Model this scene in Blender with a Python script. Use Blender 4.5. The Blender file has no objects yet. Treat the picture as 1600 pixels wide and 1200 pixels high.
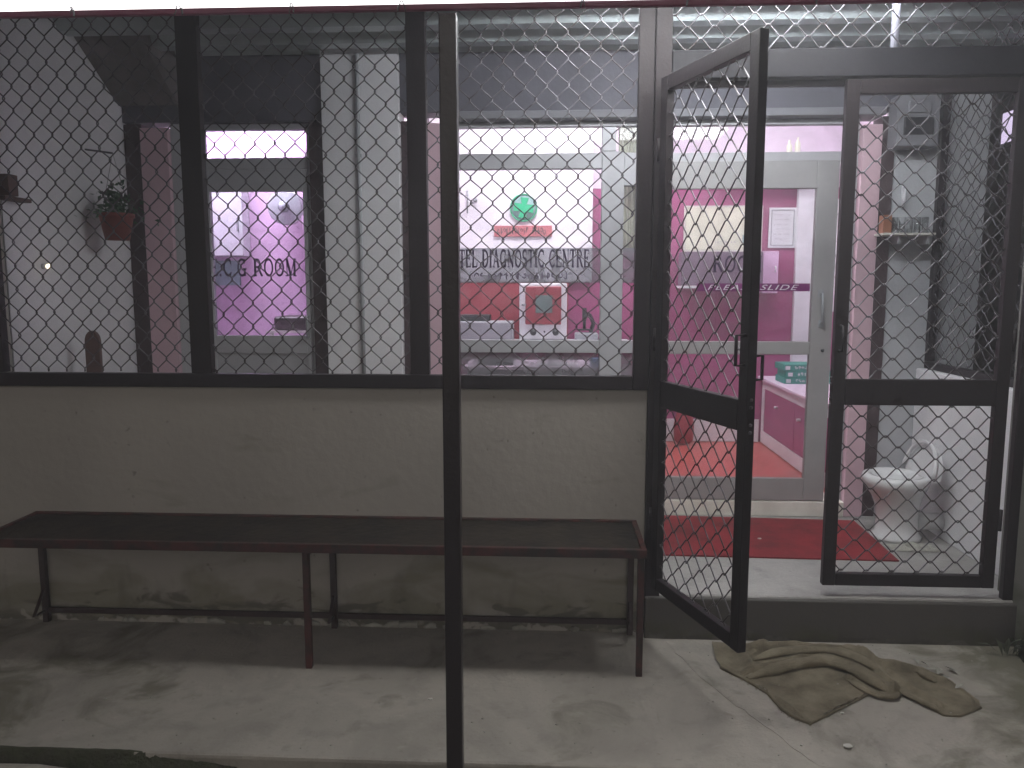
import bpy, bmesh, math, random
from mathutils import Vector, Matrix
random.seed(7)
S = bpy.context.scene
C = S.collection
PI = math.pi

# ------------------------------------------------------------------ camera
F, YAW, PITCH = 1240.0, math.radians(-2.93), math.radians(7.09)
CH = 1.5
cd = bpy.data.cameras.new('camera'); cam = bpy.data.objects.new('camera', cd); C.objects.link(cam)
cam.location = (0, 0, CH)
cam.rotation_euler = (PI/2 - PITCH, 0, -YAW)
cd.sensor_width = 36; cd.lens = F/1600*36; cd.clip_start = 0.02; cd.clip_end = 500
S.camera = cam
_f = Vector((math.sin(YAW)*math.cos(PITCH), math.cos(YAW)*math.cos(PITCH), -math.sin(PITCH)))
_r = Vector((math.cos(YAW), -math.sin(YAW), 0)); _u = _r.cross(_f)
def ray(x, y): return _f + _r*((x-800)/F) - _u*((y-600)/F)
def onY(x, y, Y): d = ray(x, y)*1.0; d = d*(Y/d.y); return Vector((d.x, d.y, d.z+CH))
def onZ(x, y, Z): d = ray(x, y)*1.0; d = d*((Z-CH)/d.z); return Vector((d.x, d.y, Z))

# ------------------------------------------------------------------ materials
def nodes(name):
    m = bpy.data.materials.new(name); m.use_nodes = True
    return m, m.node_tree.nodes, m.node_tree.links, m.node_tree.nodes['Principled BSDF']
def lin(c): return tuple(((v/255)/12.92 if v/255 <= .04045 else ((v/255+.055)/1.055)**2.4) for v in c)
def mat(name, col, rough=.6, metal=0, var=.12, scale=6, bump=.0, bscale=60, spec=.5, col2=None, thr=None, alpha=None):
    m, N, L, P = nodes(name)
    P.inputs['Roughness'].default_value = rough; P.inputs['Metallic'].default_value = metal
    P.inputs['Specular IOR Level'].default_value = spec
    tc = N.new('ShaderNodeTexCoord')
    n = N.new('ShaderNodeTexNoise'); n.inputs['Scale'].default_value = scale; n.inputs['Detail'].default_value = 7; n.inputs['Roughness'].default_value = .62
    L.new(tc.outputs['Object'], n.inputs['Vector'])
    r = N.new('ShaderNodeValToRGB')
    a = tuple(max(0, c*(1-var)) for c in col); b = tuple(min(1, c*(1+var)) for c in col)
    if col2: a = col2
    lo, hi = thr if thr else (.3, .7)
    r.color_ramp.elements[0].position = lo; r.color_ramp.elements[1].position = hi
    r.color_ramp.elements[0].color = (*a, 1); r.color_ramp.elements[1].color = (*b, 1)
    L.new(n.outputs['Fac'], r.inputs['Fac']); L.new(r.outputs['Color'], P.inputs['Base Color'])
    if bump:
        n2 = N.new('ShaderNodeTexNoise'); n2.inputs['Scale'].default_value = bscale; n2.inputs['Detail'].default_value = 5
        L.new(tc.outputs['Object'], n2.inputs['Vector'])
        bp = N.new('ShaderNodeBump'); bp.inputs['Strength'].default_value = bump; bp.inputs['Distance'].default_value = .01
        L.new(n2.outputs['Fac'], bp.inputs['Height']); L.new(bp.outputs['Normal'], P.inputs['Normal'])
    return m
def emis(name, col, st):
    m = bpy.data.materials.new(name); m.use_nodes = True; N = m.node_tree.nodes; L = m.node_tree.links; N.clear()
    e = N.new('ShaderNodeEmission'); e.inputs[0].default_value = (*col, 1); e.inputs[1].default_value = st
    o = N.new('ShaderNodeOutputMaterial'); L.new(e.outputs[0], o.inputs[0]); return m
def glass(name, tint=(.93,.95,.96), film=.04, filmcol=(.5,.5,.52), streak=False):
    m = bpy.data.materials.new(name); m.use_nodes = True; N = m.node_tree.nodes; L = m.node_tree.links; N.clear()
    t = N.new('ShaderNodeBsdfTransparent'); t.inputs[0].default_value = (*tint, 1)
    g = N.new('ShaderNodeBsdfGlossy'); g.inputs['Roughness'].default_value = .03
    d = N.new('ShaderNodeBsdfDiffuse'); d.inputs[0].default_value = (*filmcol, 1)
    fr = N.new('ShaderNodeFresnel'); fr.inputs[0].default_value = 1.45
    m1 = N.new('ShaderNodeMixShader'); m2 = N.new('ShaderNodeMixShader')
    L.new(fr.outputs[0], m1.inputs[0]); L.new(t.outputs[0], m1.inputs[1]); L.new(g.outputs[0], m1.inputs[2])
    L.new(m1.outputs[0], m2.inputs[1]); L.new(d.outputs[0], m2.inputs[2])
    tc = N.new('ShaderNodeTexCoord'); n = N.new('ShaderNodeTexNoise'); n.inputs['Scale'].default_value = 3.2; n.inputs['Detail'].default_value = 9; n.inputs['Distortion'].default_value = 1.6
    L.new(tc.outputs['Object'], n.inputs['Vector'])
    mr = N.new('ShaderNodeMapRange'); mr.inputs[1].default_value = .42; mr.inputs[2].default_value = .72
    mr.inputs[3].default_value = film*.6; mr.inputs[4].default_value = min(.8, film*1.5+.05)
    L.new(n.outputs['Fac'], mr.inputs[0]); L.new(mr.outputs[0], m2.inputs[0])
    o = N.new('ShaderNodeOutputMaterial'); L.new(m2.outputs[0], o.inputs[0]); return m

def ground_mat(name, base, dark, moss, mossy=True):
    """trodden concrete: broad stains, fine speckle, cracks, algae tone thickened left and right for the light falloff"""
    m, N, L, P = nodes(name)
    P.inputs['Roughness'].default_value = .8
    tc = N.new('ShaderNodeTexCoord')
    def noise(s, det=6, dist=0, vec=None):
        n = N.new('ShaderNodeTexNoise'); n.inputs['Scale'].default_value = s; n.inputs['Detail'].default_value = det; n.inputs['Distortion'].default_value = dist
        n.inputs['Roughness'].default_value = .6
        L.new(vec or tc.outputs['Object'], n.inputs['Vector']); return n.outputs['Fac']
    def rng(v, a, b, c=0, d=1):
        r = N.new('ShaderNodeMapRange'); r.inputs[1].default_value = a; r.inputs[2].default_value = b; r.inputs[3].default_value = c; r.inputs[4].default_value = d
        L.new(v, r.inputs[0]); return r.outputs[0]
    def mix(f, a, b, mode='MIX'):
        x = N.new('ShaderNodeMix'); x.data_type = 'RGBA'; x.blend_type = mode
        if isinstance(f, float): x.inputs[0].default_value = f
        else: L.new(f, x.inputs[0])
        for k, v in ((6, a), (7, b)):
            if isinstance(v, tuple): x.inputs[k].default_value = (*v, 1)
            else: L.new(v, x.inputs[k])
        return x.outputs[2]
    c = mix(rng(noise(1.7, 8, 1.1), .40, .62), base, tuple(v*.78 for v in base))
    c = mix(rng(noise(7, 8, .3), .52, .72, 0, .7), c, tuple(v*.62 for v in base))
    c = mix(rng(noise(16, 6, .3), .6, .8, 0, .6), c, tuple(v*1.22 for v in base))
    c = mix(rng(noise(45, 4), .62, .75, 0, .45), c, dark)
    if mossy:
        sx = N.new('ShaderNodeSeparateXYZ'); L.new(tc.outputs['Object'], sx.inputs[0])
        ad = N.new('ShaderNodeMath'); ad.operation = 'ADD'; L.new(noise(3.1, 9, .9), ad.inputs[0]); L.new(rng(sx.outputs['X'], 1.1, 1.9, 0, .26), ad.inputs[1])
        ad2 = N.new('ShaderNodeMath'); ad2.operation = 'ADD'; L.new(ad.outputs[0], ad2.inputs[0]); L.new(rng(sx.outputs['X'], -1.1, -2.0, 0, .12), ad2.inputs[1])
        c = mix(rng(ad2.outputs[0], .56, .72, 0, .75), c, moss)  # thickened left and right: weaker light there is put into this tone
    L.new(c, P.inputs['Base Color'])
    b = N.new('ShaderNodeBump'); b.inputs['Strength'].default_value = .55; b.inputs['Distance'].default_value = .012
    h = N.new('ShaderNodeMath'); h.operation = 'ADD'
    h1 = N.new('ShaderNodeMath'); h1.operation = 'MULTIPLY'; h1.inputs[1].default_value = .5
    L.new(noise(70, 8), h1.inputs[0]); L.new(noise(9, 6), h.inputs[0]); L.new(h1.outputs[0], h.inputs[1])
    L.new(h.outputs[0], b.inputs['Height']); L.new(b.outputs[0], P.inputs['Normal'])
    return m

def plaster_mat(name, base, stain, moss, zlo=.0, zhi=.42):
    """painted plaster; damp stains and algae belong to the wall's foot (fixed world height)"""
    m, N, L, P = nodes(name)
    P.inputs['Roughness'].default_value = .75
    tc = N.new('ShaderNodeTexCoord')
    geo = N.new('ShaderNodeNewGeometry')
    sp = N.new('ShaderNodeSeparateXYZ'); L.new(geo.outputs['Position'], sp.inputs[0])
    def noise(s, det=6, dist=0, vec=None):
        n = N.new('ShaderNodeTexNoise'); n.inputs['Scale'].default_value = s; n.inputs['Detail'].default_value = det; n.inputs['Distortion'].default_value = dist
        L.new(vec or tc.outputs['Object'], n.inputs['Vector']); return n.outputs['Fac']
    def rng(v, a, b, c=0, d=1):
        r = N.new('ShaderNodeMapRange'); r.inputs[1].default_value = a; r.inputs[2].default_value = b; r.inputs[3].default_value = c; r.inputs[4].default_value = d
        L.new(v, r.inputs[0]); return r.outputs[0]
    def mth(op, a, b):
        x = N.new('ShaderNodeMath'); x.operation = op
        for k, v in ((0, a), (1, b)):
            if isinstance(v, (int, float)): x.inputs[k].default_value = v
            else: L.new(v, x.inputs[k])
        return x.outputs[0]
    def mix(f, a, b):
        x = N.new('ShaderNodeMix'); x.data_type = 'RGBA'
        L.new(f, x.inputs[0])
        for k, v in ((6, a), (7, b)):
            if isinstance(v, tuple): x.inputs[k].default_value = (*v, 1)
            else: L.new(v, x.inputs[k])
        return x.outputs[2]
    c = mix(rng(noise(1.3, 4), .35, .7), base, tuple(v*.86 for v in base))
    mp = N.new('ShaderNodeMapping'); mp.inputs['Scale'].default_value = (6, 6, .9); L.new(tc.outputs['Object'], mp.inputs['Vector'])
    c = mix(rng(noise(1, 6, .8, mp.outputs[0]), .6, .85, 0, .12), c, stain)
    low = rng(sp.outputs['Z'], zlo, zhi, .34, -.06)
    mp2 = N.new('ShaderNodeMapping'); mp2.inputs['Scale'].default_value = (2.6, 2.6, 6.5); L.new(tc.outputs['Object'], mp2.inputs['Vector'])
    mp3 = N.new('ShaderNodeMapping'); mp3.inputs['Scale'].default_value = (9, 9, 2.2); L.new(tc.outputs['Object'], mp3.inputs['Vector'])
    c = mix(rng(mth('ADD', noise(1, 10, 1.0, mp2.outputs[0]), low), .56, .80, 0, .75), c, moss)
    c = mix(rng(mth('ADD', noise(2.4, 11, .9, mp2.outputs[0]), rng(sp.outputs['Z'], zlo, zhi*.75, .26, -.22)), .63, .74, 0, .8), c, stain)
    c = mix(rng(mth('ADD', noise(1.3, 10, .3, mp3.outputs[0]), rng(sp.outputs['Z'], zlo, zhi*1.2, .2, -.1)), .66, .82, 0, .35), c, stain)
    c = mix(rng(mth('ADD', noise(14, 8, .3), rng(sp.outputs['Z'], zlo, zlo+.10, .22, -.25)), .66, .72, 0, .7), c, tuple(min(1, v*1.25) for v in base))
    c = mix(rng(noise(30, 3), .7, .76, 0, .5), c, stain)
    L.new(c, P.inputs['Base Color'])
    b = N.new('ShaderNodeBump'); b.inputs['Strength'].default_value = .25; b.inputs['Distance'].default_value = .01
    L.new(noise(22, 8), b.inputs['Height']); L.new(b.outputs[0], P.inputs['Normal'])
    return m

M = {}
M['black_paint'] = mat('black enamel', (.014,.010,.012), .5, 0, .25, 14, .12, 90, spec=.3, col2=(.075,.055,.05), thr=(.27,.30))
M['beam_paint'] = mat('dark grey enamel', (.010,.010,.014), .55, 0, .2, 9, .1, 60, spec=.3)
M['post_paint'] = mat('post enamel', (.022,.016,.018), .32, 0, .3, 25, .15, 80, col2=(.05,.035,.03), thr=(.25,.36))
M['wire'] = mat('galvanised wire', (.105,.10,.112), .40, .4, .5, 14, spec=.6, col2=(.035,.022,.018), thr=(.35,.6))
M['maroon'] = mat('maroon enamel', (.060,.014,.012), .55, 0, .3, 16, .2, 70, col2=(.022,.014,.011), thr=(.4,.6))
M['maroon_shade'] = mat('shaded maroon steel', (.035,.017,.014), .55, 0, .3, 16, .2, 70)  # darker copy of the maroon: shade under the bench put into the colour
M['bench_top'] = mat('bench top board', (.026,.020,.014), .7, 0, .35, 7, .5, 35, spec=.25, col2=(.011,.009,.007), thr=(.38,.60))
M['rim'] = mat('maroon angle iron', (.22,.05,.10), .45, 0, .2, 12)
M['plaster'] = plaster_mat('grey painted plaster', (.39,.36,.325), (.10,.09,.07), (.19,.18,.115))
M['white_wall'] = mat('white wall paint', (.78,.77,.79), .7, 0, .07, 3, .15, 40)
M['grey_wall'] = mat('grey wall paint', (.46,.47,.49), .7, 0, .1, 3, .15, 40)
M['dark_wedge'] = mat('dark wedge tone', (.15,.135,.135), .8, 0, .3, 4, .2, 30)  # shade of the upper left corner put into this tone
M['dull_grey'] = mat('dull grey paint', (.17,.17,.185), .7, 0, .1, 4)
M['grey_pillar'] = plaster_mat('grey pillar plaster', (.2,.19,.175), (.06,.055,.045), (.05,.06,.02), 0, .35)
M['dark_wall'] = mat('dark wall paint', (.085,.083,.102), .7, 0, .2, 2.5, .15, 40)
M['pink_wall'] = mat('dull pink paint', (.62,.43,.49), .6, 0, .08, 4, .1, 40)
M['brown_wood'] = mat('brown stained wood', (.055,.035,.038), .5, 0, .3, 8, .15, 60)
M['alu'] = mat('grey anodised aluminium', (.42,.42,.44), .42, .1, .08, 6, .03, 60)
M['alu_door'] = mat('pale aluminium', (.33,.32,.32), .42, .1, .08, 6, .03, 60)  # tone of the sliding door frame
M['glass'] = glass('window glass', film=.05)
M['film'] = glass('frosted film', film=.62, filmcol=(.30,.29,.32))
M['ecg_glass'] = glass('door glass', tint=(.85,.85,.9), film=.05)
M['purple'] = mat('magenta room paint', (.36,.070,.19), .45, 0, .12, 1.6, .15, 25)
M['room_white'] = mat('white room paint', (.78,.74,.79), .6, 0, .04, 2)
M['room_pink'] = mat('pale pink room paint', (.74,.60,.72), .6, 0, .04, 2)
M['lilac'] = mat('lilac room paint', (.68,.44,.64), .55, 0, .08, 2)
M['red_floor'] = mat('red floor sheet', (.50,.10,.085), .3, 0, .1, 3)
M['red_mat'] = mat('red mat', (.25,.016,.024), .9, 0, .3, 5, 1, 220, col2=(.15,.016,.02), thr=(.3,.62))
M['dull_lilac'] = mat('dull lilac laminate', (.17,.11,.16), .5, 0, .1, 4)
M['sill'] = mat('white stone sill', (.74,.72,.66), .5, 0, .1, 6, .08, 40, col2=(.6,.57,.51))
M['white_gloss'] = mat('white laminate', (.76,.75,.78), .3, 0, .03, 4)
M['red_panel'] = mat('red enamel', (.33,.05,.07), .35, 0, .1, 4)
M['black_plastic'] = mat('black plastic', (.025,.025,.028), .4, 0, .1, 8)
M['grey_plastic'] = mat('grey plastic', (.33,.34,.36), .45, 0, .06, 8)
M['screen'] = mat('grey green glass', (.16,.22,.21), .15, 0, .1, 5)
M['cream'] = mat('cream board', (.72,.70,.56), .5, 0, .05, 5)
M['green_box'] = mat('green carton', (.03,.27,.21), .5, 0, .08, 8)
M['cross_green'] = mat('green sign paint', (.02,.42,.20), .5, 0, .05, 8)
M['badge_grey'] = mat('grey green disc', (.22,.33,.33), .5, 0, .05, 8)
M['sign_red'] = mat('red sign board', (.50,.14,.16), .5, 0, .05, 8)
M['ink'] = mat('dark violet vinyl lettering', (.030,.015,.045), .5, 0, .05, 8)
M['ink_soft'] = mat('faded lettering', (.09,.07,.11), .5, 0, .05, 8)
M['ink_grey'] = mat('grey print', (.45,.43,.47), .6, 0, .05, 8)
M['band'] = mat('purple band', (.16,.01,.12), .4, 0, .05, 8)
M['white_ink'] = mat('white vinyl lettering', (.75,.72,.76), .5, 0, .03, 8)
M['ceramic'] = mat('white ceramic', (.68,.68,.69), .14, 0, .05, 4, col2=(.55,.54,.52), thr=(.25,.4))
M['sack'] = mat('jute sacking', (.26,.22,.155), .95, 0, .3, 9, 1, 260, col2=(.155,.13,.088), thr=(.32,.66))
M['terracotta'] = mat('red plastic pot', (.22,.055,.045), .5, 0, .15, 10)
M['leaf'] = mat('leaf', (.03,.095,.04), .5, 0, .5, 20)
M['wood'] = mat('brown wood', (.10,.055,.045), .5, 0, .25, 9, .1, 50)
M['orange'] = mat('orange carton', (.27,.11,.06), .6, 0, .1, 9)
M['clear'] = glass('drinking glass', film=.25, filmcol=(.7,.72,.74))
M['paper'] = mat('white paper scrap', (.55,.54,.5), .8, 0, .1, 30)
M['chips'] = mat('plaster chips', (.36,.35,.31), .9, 0, .3, 30)
M['weed'] = mat('weed leaf', (.12,.14,.10), .6, 0, .4, 20)
M['moss'] = mat('mossy soil', (.028,.034,.014), .95, 0, .5, 18, 1, 60, col2=(.05,.045,.03), thr=(.3,.7))
M['concrete'] = ground_mat('trodden concrete', (.41,.375,.33), (.09,.08,.06), (.13,.12,.08))
M['patch'] = ground_mat('pale concrete patch', (.415,.38,.335), (.10,.09,.08), (.10,.095,.055))
M['verfloor'] = ground_mat('veranda concrete', (.36,.345,.33), (.14,.13,.12), (.2,.18,.15), False)
M['road'] = ground_mat('lower yard concrete', (.12,.115,.09), (.03,.03,.02), (.05,.055,.025))
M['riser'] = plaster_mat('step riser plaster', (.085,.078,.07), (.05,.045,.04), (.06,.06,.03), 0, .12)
M['roof'] = mat('galvanised roof sheet', (.42,.47,.47), .35, .35, .15, 3, .05, 30)
M['tube_on'] = emis('lit tube', (.95,.95,.93), 10.8)
M['tube_in'] = emis('lit veranda tube', (.92,.95,1.0), 42)
M['sign_on'] = emis('lit sign face', (1.0,.97,.99), 1.5)
M['room_tube'] = emis('lit room panel', (1.0,.965,1.0), 17)
M['ecg_tube'] = emis('lit ecg room panel', (.92,.93,1.0), 48)
M['glint_glow'] = emis('small warm bulb', (1.0,.86,.62), 1.6)  # glow put in for a wall reflection
M['far_window'] = emis('lit window', (.52,.44,.62), .75)
M['neighbour'] = mat('neighbour plaster', (.12,.10,.095), .9, 0, .5, 3, .2, 30, col2=(.05,.06,.045), thr=(.4,.62))

# ------------------------------------------------------------------ mesh builder
class MB:
    def __init__(s): s.v = []; s.f = []; s.smooth = []
    def add(s, vs, fs, smooth=False, mx=None):
        o = len(s.v)
        s.v += [mx @ Vector(v) if mx else Vector(v) for v in vs]
        s.f += [tuple(i+o for i in f) for f in fs]; s.smooth += [smooth]*len(fs)
        return s
    def box(s, x0, x1, y0, y1, z0, z1, mx=None):
        vs = [(x, y, z) for x in (x0, x1) for y in (y0, y1) for z in (z0, z1)]
        return s.add(vs, [(0,1,3,2),(4,6,7,5),(0,4,5,1),(2,3,7,6),(0,2,6,4),(1,5,7,3)], False, mx)
    def tube(s, pts, r, n=6, cap=True, mx=None, closed=False):
        pts = [Vector(p) for p in pts]; k = len(pts); vs = []; fs = []
        up = None
        for i, p in enumerate(pts):
            a = pts[i-1] if i else (pts[-1] if closed else p); b = pts[i+1] if i < k-1 else (pts[0] if closed else p)
            d = (b-a).normalized()
            if up is None:
                up = Vector((0,0,1)) if abs(d.z) < .9 else Vector((0,1,0))
            x = up - d*up.dot(d)
            if x.length < 1e-4: x = Vector((1,0,0)) - d*d.x
            x.normalize(); y = d.cross(x); up = x
            rr = r[i] if isinstance(r, (list, tuple)) else r
            for j in range(n):
                t = 2*PI*j/n; vs.append(p + x*(rr*math.cos(t)) + y*(rr*math.sin(t)))
        m = k if closed else k-1
        for i in range(m):
            for j in range(n):
                a0 = i*n+j; a1 = i*n+(j+1) % n; i2 = (i+1) % k
                fs.append((a0, a1, i2*n+(j+1) % n, i2*n+j))
        if cap and not closed: fs += [tuple(range(n))[::-1], tuple((k-1)*n+j for j in range(n))]
        return s.add(vs, fs, True, mx)
    def ring(s, secs, cap=True, mx=None):
        """loft: secs = list of equal-length closed loops"""
        n = len(secs[0]); vs = [v for q in secs for v in q]; fs = []
        for i in range(len(secs)-1):
            for j in range(n): fs.append((i*n+j, i*n+(j+1) % n, (i+1)*n+(j+1) % n, (i+1)*n+j))
        if cap: fs += [tuple(range(n))[::-1], tuple((len(secs)-1)*n+j for j in range(n))]
        return s.add(vs, fs, True, mx)
    def prism(s, poly, z0, z1, mx=None):
        n = len(poly); vs = [(x, y, z0) for x, y in poly]+[(x, y, z1) for x, y in poly]
        fs = [tuple(range(n))[::-1], tuple(range(n, 2*n))]+[(i, (i+1) % n, n+(i+1) % n, n+i) for i in range(n)]
        return s.add(vs, fs, False, mx)
    def wallprism(s, poly, y0, y1, mx=None):
        """poly in XZ, extruded along Y"""
        n = len(poly); vs = [(x, y0, z) for x, z in poly]+[(x, y1, z) for x, z in poly]
        fs = [tuple(range(n)), tuple(range(n, 2*n))[::-1]]+[(i, n+i, n+(i+1) % n, (i+1) % n) for i in range(n)]
        return s.add(vs, fs, False, mx)

def origin(o):
    v = Vector((0,0,0))
    while o: v += o.location; o = o.parent
    return v
def obj(name, mb, m, parent=None, local=False, bevel=0, loc=None, seg=2):
    me = bpy.data.meshes.new(name)
    off = Vector((0,0,0))
    if not local: off = origin(parent) if parent else Vector((0,0,0))
    if loc is not None: off = Vector(loc)
    me.from_pydata([v-off for v in mb.v], [], mb.f); me.update()
    me.polygons.foreach_set('use_smooth', mb.smooth)
    bm = bmesh.new(); bm.from_mesh(me); bmesh.ops.recalc_face_normals(bm, faces=bm.faces); bm.to_mesh(me); bm.free()
    if m: me.materials.append(m)
    o = bpy.data.objects.new(name, me); C.objects.link(o)
    if parent: o.parent = parent
    if loc is not None: o.location = loc
    if bevel:
        b = o.modifiers.new('bevel', 'BEVEL'); b.width = bevel; b.segments = seg; b.limit_method = 'ANGLE'; b.angle_limit = .6
        b.harden_normals = False
    return o
def thing(name, label, cat, loc=(0,0,0), rotz=0, group=None):
    o = bpy.data.objects.new(name, None); C.objects.link(o); o.empty_display_size = .1
    o.location = loc; o.rotation_euler = (0,0,rotz)
    return tag(o, label, cat, group)
def tag(o, label, cat, group=None):
    o['label'] = label; o['category'] = cat
    if group: o['group'] = group
    return o
def struct(name, mb, m, **k):
    o = obj(name, mb, m, **k); o['kind'] = 'structure'; return o

# ------------------------------------------------------------------ lettering
def arc(cx, cy, rx, ry, a0, a1, n=14):
    return [(cx+rx*math.cos(math.radians(a0+(a1-a0)*i/n)), cy+ry*math.sin(math.radians(a0+(a1-a0)*i/n))) for i in range(n+1)]
def glyph(ch):
    """serif capital on a 1-high box: returns (advance, [ (polyline, thickness) ])"""
    T, t = .17, .065
    st = lambda x, s=.13, b=0., e=1.: [([(x, b), (x, e)], T), ([(x-s, b+.02), (x+s, b+.02)], t*.8), ([(x-s, e-.02), (x+s, e-.02)], t*.8)]
    G = {
     'P': (.72, st(.16)+[([(.16,.97)]+arc(.38,.74,.22,.23,90,-90)+[(.16,.51)], .1)]),
     'A': (.86, [([(.14,0),(.43,.98)], t), ([(.43,.98),(.72,0)], T), ([(.24,.34),(.62,.34)], t), ([(.02,.02),(.26,.02)], t*.8), ([(.58,.02),(.86,.02)], t*.8)]),
     'T': (.78, st(.39)+[([(.06,.97),(.72,.97)], t), ([(.07,.97),(.05,.74)], t), ([(.71,.97),(.73,.74)], t)]),
     'E': (.74, st(.16)+[([(.16,.97),(.62,.97)], t), ([(.16,.03),(.64,.03)], t), ([(.16,.52),(.48,.52)], t), ([(.62,.97),(.63,.76)], t), ([(.64,.03),(.67,.26)], t), ([(.48,.42),(.48,.62)], t)]),
     'L': (.70, st(.16)+[([(.16,.03),(.62,.03)], t), ([(.62,.03),(.65,.28)], t)]),
     'D': (.84, st(.16)+[([(.16,.97)]+arc(.34,.5,.38,.47,90,-90)+[(.16,.03)], .115)]),
     'I': (.38, st(.19)),
     'G': (.86, [(arc(.44,.5,.34,.47,50,310), .12), ([(.68,.02),(.68,.42)], T*.8), ([(.54,.42),(.82,.42)], t), ([(.68,.97),(.68,.72)], t)]),
     'C': (.80, [(arc(.44,.5,.34,.47,48,312), .12), ([(.67,.97),(.67,.70)], t), ([(.67,.16),(.72,.24)], t)]),
     'N': (.88, [([(.16,0),(.16,1)], t), ([(.14,.98),(.72,.02)], T), ([(.72,0),(.72,1)], t), ([(.02,.98),(.22,.98)], t*.8), ([(.04,.02),(.28,.02)], t*.8), ([(.60,.98),(.84,.98)], t*.8)]),
     'O': (.88, [(arc(.44,.5,.34,.47,0,360,24), .115)]),
     'S': (.66, [(arc(.33,.74,.22,.23,40,270)+arc(.33,.27,.24,.24,90,-145)[1:], .115), ([(.52,.97),(.53,.74)], t), ([(.1,.03),(.09,.27)], t)]),
     'R': (.84, st(.16)+[([(.16,.97)]+arc(.38,.75,.20,.22,90,-90)+[(.16,.53)], .1), ([(.40,.53),(.72,.02)], T*.85), ([(.66,.02),(.82,.02)], t*.8)]),
     'M': (1.02, [([(.16,0),(.16,1)], t), ([(.16,1),(.48,.03)], T), ([(.48,.03),(.82,1)], t), ([(.82,0),(.82,1)], T), ([(.02,.02),(.28,.02)], t*.8), ([(.68,.02),(.98,.02)], t*.8), ([(.04,.98),(.2,.98)], t*.8), ([(.8,.98),(.98,.98)], t*.8)]),
     '.': (.30, [([(.12,.0),(.12,.12)], .13)]),
     ' ': (.46, []),
    }
    return G[ch]
def lettering(text, x0, z0, w, h, y, m, name, parent, weight=1.0):
    tot = sum(glyph(c)[0]+.06 for c in text); k = w/tot
    mb = MB(); x = x0; e = 0
    for c in text:
        adv, strokes = glyph(c)
        for pl, th in strokes:
            hw = th*weight*.5
            for i in range(len(pl)-1):
                (ax, az), (bx, bz) = pl[i], pl[i+1]
                # thickness in letter units, then squeezed with the letter
                dx, dz = bx-ax, bz-az; l = math.hypot(dx, dz) or 1
                nx, nz = -dz/l*hw, dx/l*hw
                ex, ez = dx/l*hw*.25, dz/l*hw*.25
                q = [(ax-ex+nx, az-ez+nz), (ax-ex-nx, az-ez-nz), (bx+ex-nx, bz+ez-nz), (bx+ex+nx, bz+ez+nz)]
                e = (e+1) % 7
                yy = y - .0001*e
                mb.add([(x+a*k, yy, z0+b*h) for a, b in q], [(0,1,2,3)])
        x += (adv+.06)*k
    return obj(name, mb, m, parent)
def marks(x0, x1, z0, z1, y, m, name, parent, seed=1, step=None, gap=.2, wgt=.16):
    """a line of writing too small to read: short curved strokes"""
    rd = random.Random(seed); mb = MB(); h = z1-z0; step = step or h*.8; x = x0
    while x < x1-step*.6:
        if rd.random() > gap:
            k = rd.randint(2, 3)
            for q in range(k):
                a0 = rd.choice((0, 90, 180, 270)); r = step*.33; cx = x+step*.4+rd.uniform(-.1,.1)*step; cz = (z0+z1)/2+rd.uniform(-.2,.2)*h
                pl = arc(cx, cz, r, h*rd.uniform(.22,.42), a0, a0+rd.choice((90,180,250)), 5) if rd.random() < .65 else [(cx, z0), (cx, z1)]
                for i in range(len(pl)-1):
                    (ax, az), (bx, bz) = pl[i], pl[i+1]; l = math.hypot(bx-ax, bz-az) or 1; hw = h*wgt*.5
                    nx, nz = -(bz-az)/l*hw, (bx-ax)/l*hw; yy = y-.0001*((q+i) % 5)
                    mb.add([(ax+nx, yy, az+nz), (ax-nx, yy, az-nz), (bx-nx, yy, bz-nz), (bx+nx, yy, bz+nz)], [(0,1,2,3)])
        x += step
    return obj(name, mb, m, parent)
def sans(text, x0, z0, w, h, y, m, name, parent, shear=0.0):
    cu = bpy.data.curves.new(name, 'FONT'); cu.body = text; cu.shear = shear; cu.size = 1; cu.resolution_u = 3; cu.space_character = 1.15
    t = bpy.data.objects.new(name+'_tmp', cu); C.objects.link(t)
    bpy.context.view_layer.update()
    me = bpy.data.meshes.new_from_object(t.evaluated_get(bpy.context.evaluated_depsgraph_get()))
    bpy.data.objects.remove(t); bpy.data.curves.remove(cu)
    xs = [v.co.x for v in me.vertices]; ys = [v.co.y for v in me.vertices]
    a, b, c, d = min(xs), max(xs), min(ys), max(ys); off = origin(parent)
    for v in me.vertices:
        v.co = Vector((x0+(v.co.x-a)/(b-a)*w, y, z0+(v.co.y-c)/(d-c)*h)) - off
    me.name = name; me.materials.clear(); me.materials.append(m)
    o = bpy.data.objects.new(name, me); C.objects.link(o); o.parent = parent
    return o

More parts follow.
